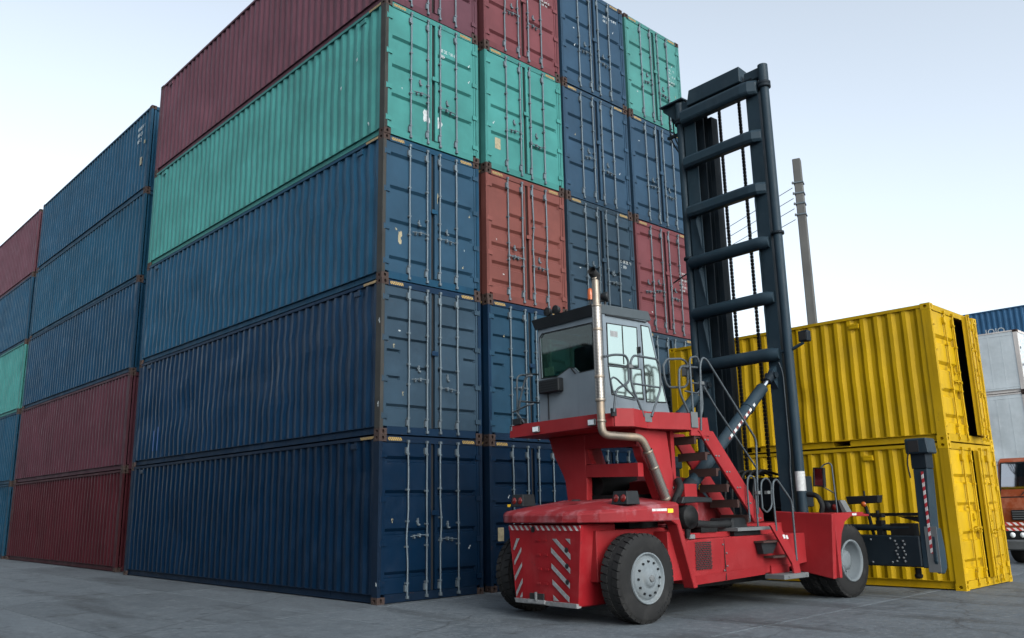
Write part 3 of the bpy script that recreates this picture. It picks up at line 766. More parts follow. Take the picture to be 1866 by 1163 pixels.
tp('bolt_hole', MB().lathe([(.0,0),(.04,0),(.046,-.004),(.046,.0)], P(-.7455,-.22,1.27), (-1,0,0), 14), BLK, cwt)
for k in range(4):
    for s_ in (-.16, .0): tp('lifting_lug', pbox(-.752,-.741,s_+.02*k%.05,s_+.02*k%.05+.075,1.10-k*.2,1.125-k*.2), REDWORN, cwt)
# --- rear hood / deck with overhanging lip
plan = [(-.86,-.55),(-.86,.55),(-.80,.80),(-.62,1.05),(-.30,1.25),(.10,1.30),(.78,1.30),(.78,-1.30),(.10,-1.30),(-.30,-1.25),(-.62,-1.05),(-.80,-.80)]
mb = MB()
def lay(zf, k): return [P(u if u > .5 else u*k+(1-k)*.2, r*k, zf(u, r)) for u, r in plan]
L0, L1, L2 = lay(lambda u, r: 1.36, 1.0), lay(lambda u, r: 1.475+(u+.86)*.07, 1.005), lay(lambda u, r: 1.515+(u+.86)*.065, .965)
L3 = lay(lambda u, r: 1.575+(u+.86)*.05, .74); L4 = lay(lambda u, r: 1.63+(u+.86)*.05, .42)
n_ = len(plan); vs = L0+L1+L2+L3+L4; fs = [tuple(reversed(range(n_)))]
for k in range(4):
    for i in range(n_): fs.append((k*n_+i, k*n_+(i+1)%n_, (k+1)*n_+(i+1)%n_, (k+1)*n_+i))
fs.append(tuple(range(4*n_, 5*n_))); mb.add(vs, fs)
hood = tp('rear_deck', mb, REDDUST, bevel=.014)
tp('filler_cap', MB().lathe([(0,.02),(.06,.02),(.07,0)], P(-.32,.28,1.668), (0,0,1), 16), BLK, hood)
tp('reflective_tape', pbox(.18,.50,1.300,1.3065,1.47,1.535), RW, hood); tp('yellow_reflector', pbox(.52,.64,1.300,1.3065,1.475,1.53), YEL, hood)
tp('yellow_reflector', MB().box(-.45,-.40,1.10,1.16,1.60,1.64), YEL, hood)
# --- wheel arch strut, inner wall
tp('wheel_arch_strut', plate_uz([(.60,1.36),(.78,1.40),(.885,1.067),(1.11,.40),(1.02,.39),(.80,1.05),(.72,1.30)], 1.10, 1.30), RED, bevel=.01)
tp('wheel_arch_strut', plate_uz([(.60,1.36),(.78,1.40),(.885,1.067),(1.11,.40),(1.02,.39),(.80,1.05),(.72,1.30)], -1.30, -1.10), RED, bevel=.01)
# --- chassis
ch = tp('chassis', MB().box(-.5,4.9,-.85,.85,.55,1.25).box(.70,1.2,-1.12,1.12,.5,1.2), RED, bevel=.01)
tp('rear_axle', MB().tube([P(0,-1.0,.6),P(0,1.0,.6)],.13,10).box(-.18,.18,-.5,.5,.42,.8), GREASE)
tp('front_axle', MB().tube([P(4.77,-1.1,.6),P(4.77,1.1,.6)],.17,10), GREASE)
tp('underbody', pbox(.9,4.4,-.8,.8,.33,.56), GREASE)
sb = tp('side_box', MB().hexa([P(.895,1.28,1.068),P(2.0,1.28,1.085),P(4.05,1.28,1.08),P(4.05,1.28,.60),P(2.85,1.25,.48),P(1.10,1.25,.435)],
        [P(.895,.80,1.068),P(2.0,.80,1.085),P(4.05,.80,1.08),P(4.05,.80,.60),P(2.85,.80,.48),P(1.10,.80,.435)]), RED, bevel=.012)
tp('side_box', MB().hexa([P(.895,-.80,1.068),P(2.0,-.80,1.085),P(4.05,-.80,1.08),P(4.05,-.80,.60),P(2.85,-.80,.48),P(1.10,-.80,.435)],
        [P(.895,-1.28,1.068),P(2.0,-1.28,1.085),P(4.05,-1.28,1.08),P(4.05,-1.28,.60),P(2.85,-1.25,.48),P(1.10,-1.25,.435)]), RED, bevel=.012)
tp('lower_skirt', MB().hexa([P(1.07,1.285,.56),P(2.9,1.285,.60),P(2.85,1.255,.475),P(1.105,1.255,.43)],[P(1.07,1.2815,.56),P(2.9,1.2815,.60),P(2.85,1.2515,.475),P(1.105,1.2515,.43)]), RED, sb)
tp('panel_seam', pbox(1.815,1.825,1.272,1.2815,.46,1.07), DARK, sb)
gr = MB()
for i in range(14):
    z = .64+i*.0285
    n_s = 6
    for k in range(n_s+1):
        u = 1.12+k*.062-(.031 if i % 2 else 0)
        u0, u1 = max(1.115, u+.006), min(1.50, u+.056)
        if u1-u0 > .012: gr.box(u0, u1, -1.2835, -1.2805, z+.004, z+.0245)
tp('vent_grille', gr, DARK, sb)
for (u, z) in ((1.78,.98),(1.78,.60),(1.86,.85),(1.86,.66)): tp('bolt', MB().lathe([(0,.01),(.012,.01),(.014,0)], P(u,1.281,z), (0,-1,0), 8), STEELP, sb)
tp('hydraulic_tank_top', pbox(1.0,3.2,.45,1.12,1.086,1.16), RED)
# --- front fenders
def fender(sg):
    o = tp('front_fender', MB().prism([P(4.05,sg*.70,.52),P(4.05,sg*1.74,.345),P(4.05,sg*1.82,1.39),P(4.05,sg*.70,1.44)], (.10,0,0)), RED, bevel=.012)
    arch = [(4.15,1.40),(4.15,.36),(4.22,.36),(4.25,.80),(4.33,1.06),(4.47,1.25),(4.68,1.335),(5.28,1.325),(5.30,1.355),(4.9,1.40)]
    a, b = (sg*1.72, sg*1.80)
    tp('fender_edge', plate_uz(arch, min(a,b), max(a,b)), RED, o, bevel=.008)
    tp('fender_top', pbox(4.15,5.25,min(sg*.75,sg*1.72),max(sg*.75,sg*1.72),1.36,1.40), RED, o, bevel=.006)
    return o
fd = fender(1); fender(-1)
tp('reflective_tape', pbox(4.72,4.86,1.8,1.8035,1.35,1.385), WHITEP, fd)
# --- engine cover behind the stairs
tp('engine_cover', plate_uz([(1.15,1.25),(1.15,1.96),(1.6,2.05),(2.1,2.0),(2.86,1.43),(3.1,1.25)], -.55, .5), REDDUST, bevel=.03)
tp('engine_block', MB().box(.45,1.1,-.6,.55,1.25,1.75).tube([P(.5,-.1,1.9),P(1.3,-.1,1.95)],.16,12), GREASE)
# --- wheels
def wheel_parts(u, r_out, sg, dish, R_=.602, wdt=.34):
    """sg: +1 for the right-hand side; r_out: lateral position of the outer tyre face"""
    o = empty('wheel', P(u, r_out, R_)); o.parent = TP
    ax = (0, -sg, 0); n = 96; mb = MB()
    prof = [(.335,-.01),(.36,.0),(.46,.006),(.535,.0),(.572,-.018),(R_-.014,-.05),(R_-.014,-.125),(R_-.008,-wdt/2),(R_-.014,-wdt+.125),(R_-.014,-wdt+.05),(.572,-wdt+.018),(.535,-wdt),(.36,-wdt),(.335,-wdt+.01)]
    mb.lathe(prof, (0,0,0), ax, n)
    # cut tread grooves: pull every other pair of segments inwards on the shoulders
    for i in (4,5,6,8,9,10):
        rr_, h_ = prof[i]
        for q in range(n):
            if q % 3 == 0:
                vx = Vector(mb.v[i*n+q]); axv = Vector(ax); rad = vx-axv*vx.dot(axv); mb.v[i*n+q] = tuple(vx-rad.normalized()*.004)
    for k in range(34):
        for (h0, h1, off) in ((-.012, -.125, 0), (-wdt+.125, -wdt+.012, .5)):
            t0 = 2*math.pi*(k+off)/34; t1 = t0+2*math.pi/34*.80
            rg = []
            for rd in (R_-.035, R_):
                rg.append([Vector((math.cos(t)*rd, -sg*h, math.sin(t)*rd)) for t, h in ((t0, h0-(.018 if rd > R_-.01 else 0)*(1 if off == 0 else 0)), (t1, h0-(.018 if rd > R_-.01 else 0)*(1 if off == 0 else 0)), (t1-.05, h1), (t0-.05, h1))])
            mb.hexa(rg[0], rg[1])
    ty = obj('tyre', mb.mesh('tyre', TYRE), o)
    lt = MB()
    for k in range(9):
        t = -1.2+k*.105; lt.hexa(*[[Vector((math.cos(t+a)*rd, -sg*(.006+e_), math.sin(t+a)*rd)) for rd, a in ((.485,0),(.515,0),(.515,.05),(.485,.05))] for e_ in (0,.003)])
    obj('sidewall_mark', lt.mesh('sidewall_mark', RUBBER), ty)
    if not dish:
        pr = [(.345,-.02),(.345,.016),(.333,.020),(.322,.012),(.316,-.022),(.292,-.030),(.278,-.006),(.262,.008),(.19,.024),(.175,.030),(.15,.030),(.115,.034),(.105,.060),(.06,.066),(0,.068)]
    else:
        pr = [(.345,-.02),(.345,.014),(.322,.018),(.305,-.03),(.275,-.20),(.26,-.215),(.20,-.21),(.17,-.19),(.16,-.10),(.09,-.085),(0,-.082)]
    rim = obj('rim', MB().lathe(pr, (0,0,0), ax, 40).mesh('rim', RIMW), o)
    for k in range(12):
        t = 2*math.pi*k/12
        rad, h0 = (.225, .016) if not dish else (.225, -.215)
        c0 = Vector((math.cos(t)*rad, -sg*h0, math.sin(t)*rad))
        obj('wheel_nut', MB().lathe([(.017,0),(.017,.022),(.012,.028),(0,.028)], c0, ax, 6, smooth=False).mesh('wheel_nut', BLK), rim)
    if not dish:
        obj('hub_cap', MB().lathe([(.045,.066),(.045,.085),(.03,.09),(0,.09)], (0,0,0), ax, 16).mesh('hub_cap', STEELP), rim)
    return o
TYRE = paint('tyre_rubber', (.012,.0123,.0128), rough=.82, chips=.0, streaks=.0, dents=.05, fade=(.038,.038,.037), fadeamt=.4, spec=.2)
wr = wheel_parts(.0, 1.32, 1, False); wr.rotation_euler = (0, 0, R(1.5))
wl_ = wheel_parts(.0, -1.32, -1, False)
for sg in (1, -1):
    wheel_parts(4.77, sg*1.685, sg, True); wheel_parts(4.77, sg*1.30, sg, True)
# --- pedestal
ped = tp('cab_pedestal', plate_rz([(-.97,2.70),(-.85,2.40),(-.66,2.10),(-.60,1.98),(-.55,1.60),(-.12,1.62),(-.10,1.95),(-.12,2.21),(-.12,2.46),(-.12,2.70)], .30, .42), RED, bevel=.01)
tp('cross_plate', plate_rz([(-.119,2.47),(.96,2.44),(.96,2.70),(-.119,2.70)], .30, .42), RED, ped)
tp('cross_plate', plate_rz([(-.119,2.03),(.97,2.0),(.97,2.20),(-.119,2.22)], .30, .42), RED, ped)
tp('rounded_gusset', plate_rz([(-.118,2.46),(-.118,2.23),(.02,2.23),(-.03,2.29),(-.06,2.38),(-.07,2.46)], .31, .41), RED, ped)
tp('right_leg', plate_uz([(.30,2.70),(1.02,2.70),(1.09,2.155),(1.30,1.60),(.80,1.60),(.56,2.10),(.42,2.30)], .80, .95), RED, ped, bevel=.01)
tp('left_leg', plate_uz([(.42,2.70),(1.02,2.70),(1.09,2.155),(1.30,1.60),(.42,1.60)], -.62, -.50), RED, ped)
tp('front_plate', plate_rz([(-.9,2.70),(-.6,2.0),(-.55,1.3),(.95,1.3),(.95,2.70),(.75,2.70),(.7,1.95),(-.4,1.95),(-.7,2.70)], 1.10, 1.18), RED, ped)
for (u, z) in ((.95,1.72),(1.12,1.72),(.95,1.80),(1.1,1.84)): tp('bolt', MB().lathe([(0,.012),(.016,.012),(.018,0)], P(u,.951,z), (0,-1,0), 8), STEELP, ped)
# --- platform
plat = tp('platform', plate_ur([(-.30,-1.20),(-.30,.80),(-.24,1.03),(.05,1.15),(.45,1.03),(1.28,1.20),(1.50,1.20),(1.50,-1.0),(1.2,-1.2)], 2.70, 2.90), RED, bevel=.012)
tp('rear_ledge', MB().hexa([P(-.30,-1.20,2.70),P(-.30,-1.20,2.80),P(-.30,-.85,2.90),P(-.30,.80,2.90),P(-.30,.80,2.72),P(-.30,-.82,2.70)],[P(-.34,-1.20,2.70),P(-.34,-1.20,2.80),P(-.34,-.85,2.90),P(-.34,.80,2.90),P(-.34,.80,2.72),P(-.34,-.82,2.70)]), RED, plat)
tp('fascia_plate', MB().hexa([P(-.22,1.035,2.705),P(.03,1.155,2.705),P(.03,1.155,2.965),P(-.22,1.035,2.965)],[P(-.24,1.06,2.705),P(.03,1.185,2.705),P(.03,1.185,2.965),P(-.24,1.06,2.965)]), RED, plat)
tp('fascia_plate', MB().hexa([P(.031,1.155,2.705),P(.45,1.03,2.705),P(.45,1.03,2.955),P(.031,1.155,2.965)],[P(.031,1.185,2.705),P(.46,1.06,2.705),P(.46,1.06,2.955),P(.031,1.185,2.965)]), RED, plat)
tp('fascia_plate', MB().hexa([P(.461,1.03,2.705),P(1.30,1.20,2.705),P(1.30,1.20,2.96),P(.461,1.03,2.955)],[P(.461,1.06,2.705),P(1.30,1.23,2.705),P(1.30,1.23,2.96),P(.461,1.06,2.955)]), RED, plat)
tp('mount_plate', pbox(1.27,1.43,1.232,1.245,2.74,2.98), STEELP, plat); tp('mount_plate', pbox(.33,.55,1.062,1.078,2.80,2.93), STEELP, plat)
tp('mount_plate', pbox(-.30,-.16,1.04,1.075,2.85,2.96), BLK, plat)
tp('stair_head', MB().hexa([P(1.30,1.20,2.62),P(1.66,1.28,2.62),P(1.62,1.28,2.90),P(1.30,1.20,2.90)],[P(1.30,1.16,2.62),P(1.66,1.24,2.62),P(1.62,1.24,2.90),P(1.30,1.16,2.90)]), RED, plat)
for r in (-.52,.72):
    hl = tp('work_light', pbox(-.385,-.342,r-.07,r+.07,2.735,2.83), STEELP, plat, bevel=.008); tp('lens', pbox(-.391,-.3855,r-.058,r+.058,2.747,2.818), LENSW, hl)
tp('canvas_box', pbox(-.32,-.18,-1.15,-.95,2.905,3.0), BLK, plat)
# --- cab
cab = tp('cab', MB().ring([P(-.10,r,z) for r, z in [(-.72,4.45),(-.6,4.45),(.70,4.45),(.72,2.93),(.22,2.93),(.1,2.93),(0,2.93),(-.28,2.93),(-.72,2.93)]],
        [P(-.10,r,z) for r, z in [(-.665,4.30),(-.60,4.355),(.535,4.335),(.545,3.625),(.22,3.615),(.12,3.70),(.0,3.722),(-.281,3.616),(-.645,3.635)]], (.05,0,0)), CABG)
tp('rear_window', MB().prism([P(-.085,r,z) for r, z in [(-.67,4.305),(-.60,4.36),(.54,4.34),(.55,3.62),(.22,3.61),(.12,3.695),(.0,3.718),(-.281,3.611),(-.65,3.63)]], (.006,0,0)), GLASS, cab)
wi = [(-.665,4.30),(-.60,4.355),(.535,4.335),(.545,3.625),(.22,3.615),(.12,3.70),(.0,3.722),(-.281,3.616),(-.645,3.635)]
tp('window_seal', MB().ring([P(-.104,r*1.015+(-.012 if r < 0 else .012)*.6,z+(.014 if z > 4 else -.014)) for r, z in wi], [P(-.104,r,z) for r, z in wi], (.003,0,0)), RUBBER, cab)
sidep = [(-.05,4.45),(.95,4.47),(1.04,4.42),(1.19,3.75),(1.42,2.93),(-.05,2.93)]
sr = tp('right_wall', plate_uz(sidep, .69, .72), CABG, cab)
def pane(name, pts, r0, mat, sg=1, seal=.016):
    c_ = (sum(p[0] for p in pts)/len(pts), sum(p[1] for p in pts)/len(pts))
    out = [(u+(seal if u > c_[0] else -seal), z+(seal if z > c_[1] else -seal)) for u, z in pts]
    o = tp(name, plate_uz(pts, r0+.004, r0+.008), mat, cab)
    tp('window_seal', MB().ring([P(u,r0+.001,z) for u, z in out], [P(u,r0+.001,z) for u, z in pts], (0,-.010,0)), RUBBER, cab)
    return o
pu = pane('door_window', [(.04,4.31),(.37,4.315),(.70,4.32),(.69,3.70),(.36,3.695),(.035,3.69)], .72, FILM)
tp('window_divider', pbox(.362,.378,.7285,.734,3.71,4.31), RUBBER, pu); tp('window_sticker', pbox(.10,.26,.7285,.7295,4.12,4.21), GREYSTR, pu)
pane('door_lower_window', [(.035,3.645),(.75,3.655),(.77,3.20),(.09,3.235)], .72, FILM)
pane('quarter_window', [(.82,4.37),(1.0,4.365),(1.155,3.74),(1.31,3.19),(.86,3.17)], .72, FILM)
tp('door_grip', pbox(.72,.74,.729,.765,3.92,4.02), BLK, cab)
ls = [(u, z) for u, z in sidep]
tp('left_wall', MB().ring([P(u,-.72,z) for u, z in [(-.05,4.45),(1.0,4.45),(1.42,2.93),(-.05,2.93)]], [P(u,-.72,z) for u, z in [(.08,4.32),(.95,4.32),(1.15,3.5),(.08,3.5)]], (0,-.03,0)), CABG, cab)
tp('left_window', MB().prism([P(u,-.71,z) for u, z in [(.07,4.33),(.96,4.33),(1.16,3.49),(.07,3.49)]], (0,-.004,0)), GLASS, cab)
tp('front_wall', MB().ring([P(1.0,-.69,4.45),P(1.0,.69,4.45),P(1.40,.69,2.93),P(1.40,-.69,2.93)], [P(1.03,-.6,4.32),P(1.03,.6,4.32),P(1.27,.6,3.4),P(1.27,-.6,3.4)], (-.03,0,0)), CABG, cab)
tp('windscreen', MB().prism([P(1.015,-.61,4.33),P(1.015,.61,4.33),P(1.255,.61,3.39),P(1.255,-.61,3.39)], (-.004,0,0)), GLASS, cab)
tp('cab_floor', pbox(-.05,1.38,-.69,.69,2.932,2.96), BLK, cab)
rf = tp('roof', MB().hexa([P(-.17,-.78,4.60),P(-.17,.74,4.60),P(.98,.74,4.615),P(1.06,.74,4.50),P(1.06,-.78,4.50),P(.98,-.78,4.615)],[P(-.115,-.74,4.452),P(-.115,.725,4.452),P(.9,.725,4.472),P(1.03,.725,4.47),P(1.03,-.74,4.47),P(.9,-.74,4.472)]), CABROOF, cab, bevel=.01)
tp('rear_fascia', MB().hexa([P(-.178,-.785,4.605),P(-.178,.745,4.605),P(-.135,.735,4.44),P(-.135,-.745,4.44)],[P(-.172,-.78,4.60),P(-.172,.74,4.60),P(-.121,.725,4.44),P(-.121,-.735,4.44)]), BLK, cab)
tp('drip_rail', pbox(.0,.93,.727,.75,4.438,4.452), BLK, cab)
for (u, r, z) in ((-.05,-.52,4.72),(-.05,-.32,4.72)):
    q = tp('roof_lamp', MB().lathe([(.0,-.07),(.05,-.065),(.075,-.01),(.075,.02),(.068,.022)], P(u,r,z), (-1,0,0), 14), BLK, cab); tp('lens', MB().lathe([(.067,.018),(0,.03)], P(u,r,z), (-1,0,0), 14), RUBBER, q)
    tp('lamp_stalk', MB().tube([P(u,r,4.59),P(u,r,4.66)],.012,6), BLK, q)
tp('beacon', MB().lathe([(.045,0),(.045,.06),(.046,.07),(.038,.17),(.02,.19),(0,.195)], P(.12,.31,4.78), (0,0,1), 14), ORANGE, cab); tp('beacon_mast', MB().tube([P(.12,.31,4.58),P(.12,.31,4.78)],.02,6), BLK, cab)
q = tp('roof_lamp', MB().lathe([(.0,-.10),(.06,-.09),(.085,-.01),(.085,.02),(.07,.022),(0,.03)], P(.30,.50,4.82), (.6,-.8,.0), 14), BLK, cab); tp('lamp_stalk', MB().tube([P(.27,.48,4.60),P(.28,.48,4.78)],.022,6), BLK, q)
tp('lamp_stalk', MB().tube([P(.14,.33,4.75),P(.27,.48,4.76)],.02,6), BLK, q)
acb = tp('air_vent_box', pbox(-.22,-.103,-.615,-.13,3.36,3.575), BLK, cab, bevel=.015)
for k in range(4): tp('louvre', pbox(-.226,-.2205,-.59,-.16,3.40+k*.04,3.415+k*.04), RUBBER, acb)
tp('cable', MB().tube([P(-.11,-.50,3.36),P(-.115,-.49,3.2),P(-.11,-.49,2.95)],.009,6), RUBBER, cab)
tp('wiper', MB().tube([P(-.115,.06,3.70),P(-.12,.10,3.66),P(-.125,.16,3.60)],.012,6), RUBBER, cab)
tp('sign_card', pbox(-.078,-.074,-.60,-.38,3.66,3.79), WHITEP, cab)
seat = tp('seat', pbox(.25,.75,-.28,.22,3.35,3.48), BLK, cab, bevel=.04); tp('backrest', pbox(.22,.36,-.26,.20,3.5,4.1), BLK, seat, bevel=.05); tp('seat_post', pbox(.35,.65,-.15,.1,2.962,3.35), BLK, seat)
tp('headrest', pbox(.24,.34,-.14,.08,4.12,4.28), BLK, seat, bevel=.03)
sw = MB().tube([P(.98+math.cos(a)*.06,math.sin(a)*.20-.03,3.78+math.cos(a)*.17) for a in [2*math.pi*k/20 for k in range(21)]], .016, 6, caps=False)
tp('steering_wheel', sw, BLK, cab); tp('steering_column', MB().tube([P(.98,-.03,3.78),P(1.2,-.03,3.0)],.03,8), BLK, cab); tp('console', pbox(.95,1.2,.2,.6,2.962,3.7), BLK, cab, bevel=.03)
# --- exhaust
def uvtube(name, path, rad, mat, parent, n=20):
    path = [Vector(p) for p in path]; mb = MB().tube(path, rad, n, caps=False)
    me = mb.mesh(name, mat); uv = me.uv_layers.new(name='UVMap'); L_ = len(path)-1
    for poly in me.polygons:
        k = poly.index; i, q = k//n, k % n
        cs = {0: (0,0), 1: (1,0), 2: (1,1), 3: (0,1)}
        for li in poly.loop_indices:
            vi = me.loops[li].vertex_index; ri, qi = vi//n, vi % n
            uq = 1.0 if (qi == 0 and q == n-1) else qi/n
            uv.data[li].uv = (uq, ri/L_)
    return obj(name, me, parent)
EU, ER = -.42, .965
ex = tp('exhaust_pipe', MB().tube([P(EU,ER,4.42),P(EU,ER,4.93)], .056, 18, caps=False), STAIN)
tipd = Vector((-.85,-.25,.45)).normalized(); tipo = Vector(P(EU-.01,ER,4.95))
tp('exhaust_tip', MB().tube([Vector(P(EU,ER,4.86)), tipo-tipd*.03, tipo+tipd*.06, tipo+tipd*.11], [.059,.062,.064,.064], 18, caps=False).lathe([(0,.05),(.060,.05)], tipo, tuple(tipd), 18), DARK, ex)
uvtube('heat_guard', [P(EU,ER,3.08+k*.2) for k in range(8)], .069, GUARD, ex)
for z in (3.08,3.42,4.12,4.48): tp('clamp_band', MB().lathe([(.070,-.022),(.073,-.018),(.073,.018),(.070,.022)], P(EU,ER,z), (0,0,1), 20), STAIN, ex)
tp('lower_pipe', MB().tube(smooth_path([P(EU,ER,3.10),P(EU,ER,2.58),P(.30,1.07,2.56),P(.44,1.07,2.34)], .13, 7), .058, 18), STAIN, ex)
tp('clamp_band', MB().lathe([(.059,-.02),(.064,-.015),(.064,.015),(.059,.02)], P(EU,ER,2.78), (0,0,1), 20), STAIN, ex)
tp('pipe_hanger', pbox(EU-.02,-.335,ER-.02,ER+.02,2.76,2.80), BLK, ex)
gp = [Vector(P(.42,1.07,2.38)), Vector(P(.80,1.05,1.66))]
uvtube('heat_guard', [gp[0].lerp(gp[1], k/5) for k in range(6)], .071, GUARD, ex)
for t_ in (.03,.35,.97): tp('clamp_band', MB().lathe([(.072,-.02),(.075,-.016),(.075,.016),(.072,.02)], gp[0].lerp(gp[1], t_), tuple(gp[1]-gp[0]), 20), STAIN, ex)
# --- stairs
st_ = empty('stairs'); st_.parent = TP
stair_r, stair_l = (1.20, 1.25), (.62, .66)
sp_ = [(1.42,2.70),(1.78,2.70),(2.62+.33,1.42),(2.95,1.30),(2.70,1.28),(2.60,1.42)]
tp('stringer', plate_uz(sp_, *stair_r), RED, st_, bevel=.006); tp('stringer', plate_uz([(u+.02, z) for u, z in sp_], *stair_l), RED, st_, bevel=.006)
for k in range(6):
    u, z = 1.36+k*.246, 2.62-k*.243
    tr_ = tp('tread', MB().hexa([P(u,.661,z-.125),P(u,.661,z),P(u+.29,.661,z),P(u+.29,.661,z-.03),P(u+.06,.661,z-.035),P(u+.04,.661,z-.125)],[P(u,1.199,z-.125),P(u,1.199,z),P(u+.29,1.199,z),P(u+.29,1.199,z-.03),P(u+.06,1.199,z-.035),P(u+.04,1.199,z-.125)]), TREAD, st_)
    tp('bolt', MB().lathe([(0,.012),(.014,.012),(.016,0)], P(u+.20,1.251,z-.06), (0,-1,0), 8), STEELP, st_); tp('bolt', MB().lathe([(0,.012),(.014,.012),(.016,0)], P(u+.27,1.251,z-.06), (0,-1,0), 8), STEELP, st_)
tp('stair_bracket', pbox(2.25,2.65,.68,1.15,1.18,1.36), BLK, st_, bevel=.03)
ld = tp('landing', pbox(2.12,3.02,.55,1.33,1.165,1.215), STEELP); tp('landing_support', pbox(2.2,2.9,.7,1.2,1.09,1.164), BLK, ld)
lo = empty('lower_steps'); lo.parent = TP
tp('stringer', plate_uz([(2.75,1.24),(2.99,1.24),(3.46,.66),(3.50,.44),(3.31,.44),(3.27,.62)], 1.46, 1.50), RED, lo, bevel=.005)
for (u, z) in ((2.58,1.0),(2.82,.76)): tp('tread', pbox(u,u+.66,1.285,1.459,z-.03,z), TREAD, lo); 
for (u, z) in ((2.60,.97),): tp('tread_bracket', plate_uz([(u,z-.001),(u+.45,z-.001),(u+.30,z-.17),(u+.05,z-.17)], 1.29, 1.40), BLK, lo)
bs = tp('bottom_step', pbox(2.92,3.62,1.20,1.56,.40,.475), STEELP, lo, bevel=.006)
tp('step_hanger', pbox(3.0,3.5,1.20,1.28,.476,.60), RED, lo)
for u in (3.05,3.55): tp('bolt', MB().lathe([(0,.012),(.016,.012),(.018,0)], P(u,1.561,.44), (0,-1,0), 8), STEELP, lo)
for (u, z) in ((3.05,1.08),(3.13,1.07)): tp('reflective_tape', plate_uz([(u,z),(u+.055,z+.004),(u+.085,z-.055),(u+.03,z-.059)], 1.501, 1.5035), WHITEP, lo)
# --- handrails
hr = empty('handrails'); hr.parent = TP
def rr_(pts, r, rad=.018): return rail('rail', [(u, r, z) for u, z in pts], rad, hr)
rr_([(-.447,3.693),(-.223,3.748),(.003,3.759),(.063,3.686),(.056,3.369),(-.029,3.318),(-.226,3.236),(-.295,2.90)], 1.10)
rr_([(-.343,3.36),(-.293,3.408),(-.215,3.392),(.216,3.10),(-.295,3.144),(-.343,3.36)], 1.11, .014)
rr_([(.364,2.873),(.118,3.329),(.129,3.692),(.201,3.779),(.711,3.771),(.776,3.706),(.778,3.333),(.532,2.882)], 1.09)
rr_([(.12,3.351),(.778,3.333)], 1.09, .015)
rr_([(.863,3.725),(.908,3.782),(1.278,3.825),(1.398,3.775),(1.385,3.435),(1.296,3.374),(.888,3.344),(.823,3.497),(.819,3.681),(.863,3.725)], 1.13)
rr_([(1.266,2.977),(1.108,3.23),(1.079,3.346),(1.107,3.626),(1.163,3.685),(1.561,3.70)], 1.20)
rr_([(1.355,2.942),(1.345,3.742),(1.365,3.838),(1.538,3.876),(1.60,3.765),(1.597,3.05),(1.50,2.85)], 1.22)
rr_([(1.36,3.44),(1.597,3.438)], 1.22, .014); rr_([(1.20,3.30),(1.597,3.28)], 1.21, .014)
rr_([(1.48,2.70),(1.569,3.747),(1.64,3.865),(1.742,3.84),(2.913,2.61),(2.87,2.14),(2.80,1.42)], 1.25)
rr_([(1.62,3.40),(1.883,3.094),(2.871,2.135)], 1.25, .015)
rr_([(2.491,1.30),(2.491,1.82),(2.522,1.98),(2.597,2.026),(2.707,1.981),(2.70,1.22)], 1.30, .016)
rr_([(2.775,1.497),(2.774,1.818),(2.804,1.926),(2.941,1.994),(3.07,1.899),(3.037,1.519),(2.882,1.428),(2.775,1.497)], 1.36, .016)
rr_([(2.90,1.149),(2.886,1.76),(2.92,1.921),(3.022,1.962),(3.404,1.607),(3.397,.667)], 1.50, .017)
for (u, r, z) in ((.09,1.10,3.60),(1.36,1.17,3.70),(1.58,1.235,3.45),(2.73,1.33,1.75),(2.85,1.43,1.75)):
    tp('rail_clamp', pbox(u-.045,u+.045,r-.03,r+.03,z-.025,z+.025), STEELP, hr)
# left and rear guard rails
for pts in ([(-.25,-1.1,2.90),(-.25,-1.1,3.72),(.1,-1.1,3.78),(1.2,-1.1,3.78),(1.25,-1.1,2.9)], [(-.25,-1.1,3.3),(1.22,-1.1,3.3)],
            [(-.26,-1.12,2.90),(-.28,-.98,3.35),(-.28,-.86,3.62),(-.27,-.80,3.68),(-.2,-.76,3.68)], [(-.28,-1.18,3.12),(-.28,-.80,3.20),(-.2,-.75,3.22)], [(-.28,-1.1,3.12),(-.28,-.9,2.92)]):
    rail('rail', pts, .016, hr)
# --- air cleaner
af = tp('air_cleaner', MB().lathe([(0,0),(.10,0),(.105,.012),(.165,.02),(.175,.03),(.175,.30),(.16,.32),(0,.32)], P(1.15,1.24,1.40), (0,1,0), 28), GREASE)
tp('intake_hood', plate_uz([(.95,1.60),(1.0,1.70),(1.25,1.70),(1.68,1.68),(1.69,1.61),(1.3,1.61)], 1.0, 1.22), BLK, af, bevel=.012)
tp('intake_pipe', MB().tube(smooth_path([P(1.0,.9,1.25),P(.98,1.05,1.62),P(1.1,1.1,1.85),P(1.15,1.0,1.95)], .1), .055, 10), RUBBER, af)
tp('dust_valve', MB().tube([P(1.13,1.15,1.23),P(1.12,1.15,1.10)],[.05,.03],10), RUBBER, af)
tp('hose', MB().tube(smooth_path([P(1.35,1.12,1.30),P(1.7,1.12,1.27),P(2.1,1.1,1.27),P(2.4,1.05,1.28)], .1), .06, 10), RUBBER, af)
tp('valve_block', pbox(1.45,1.85,.95,1.15,1.165,1.25), GREASE); tp('fuel_cap', MB().lathe([(0,.06),(.085,.06),(.09,0)], P(1.22,1.10,1.085), (0,0,1), 16), STEELP)
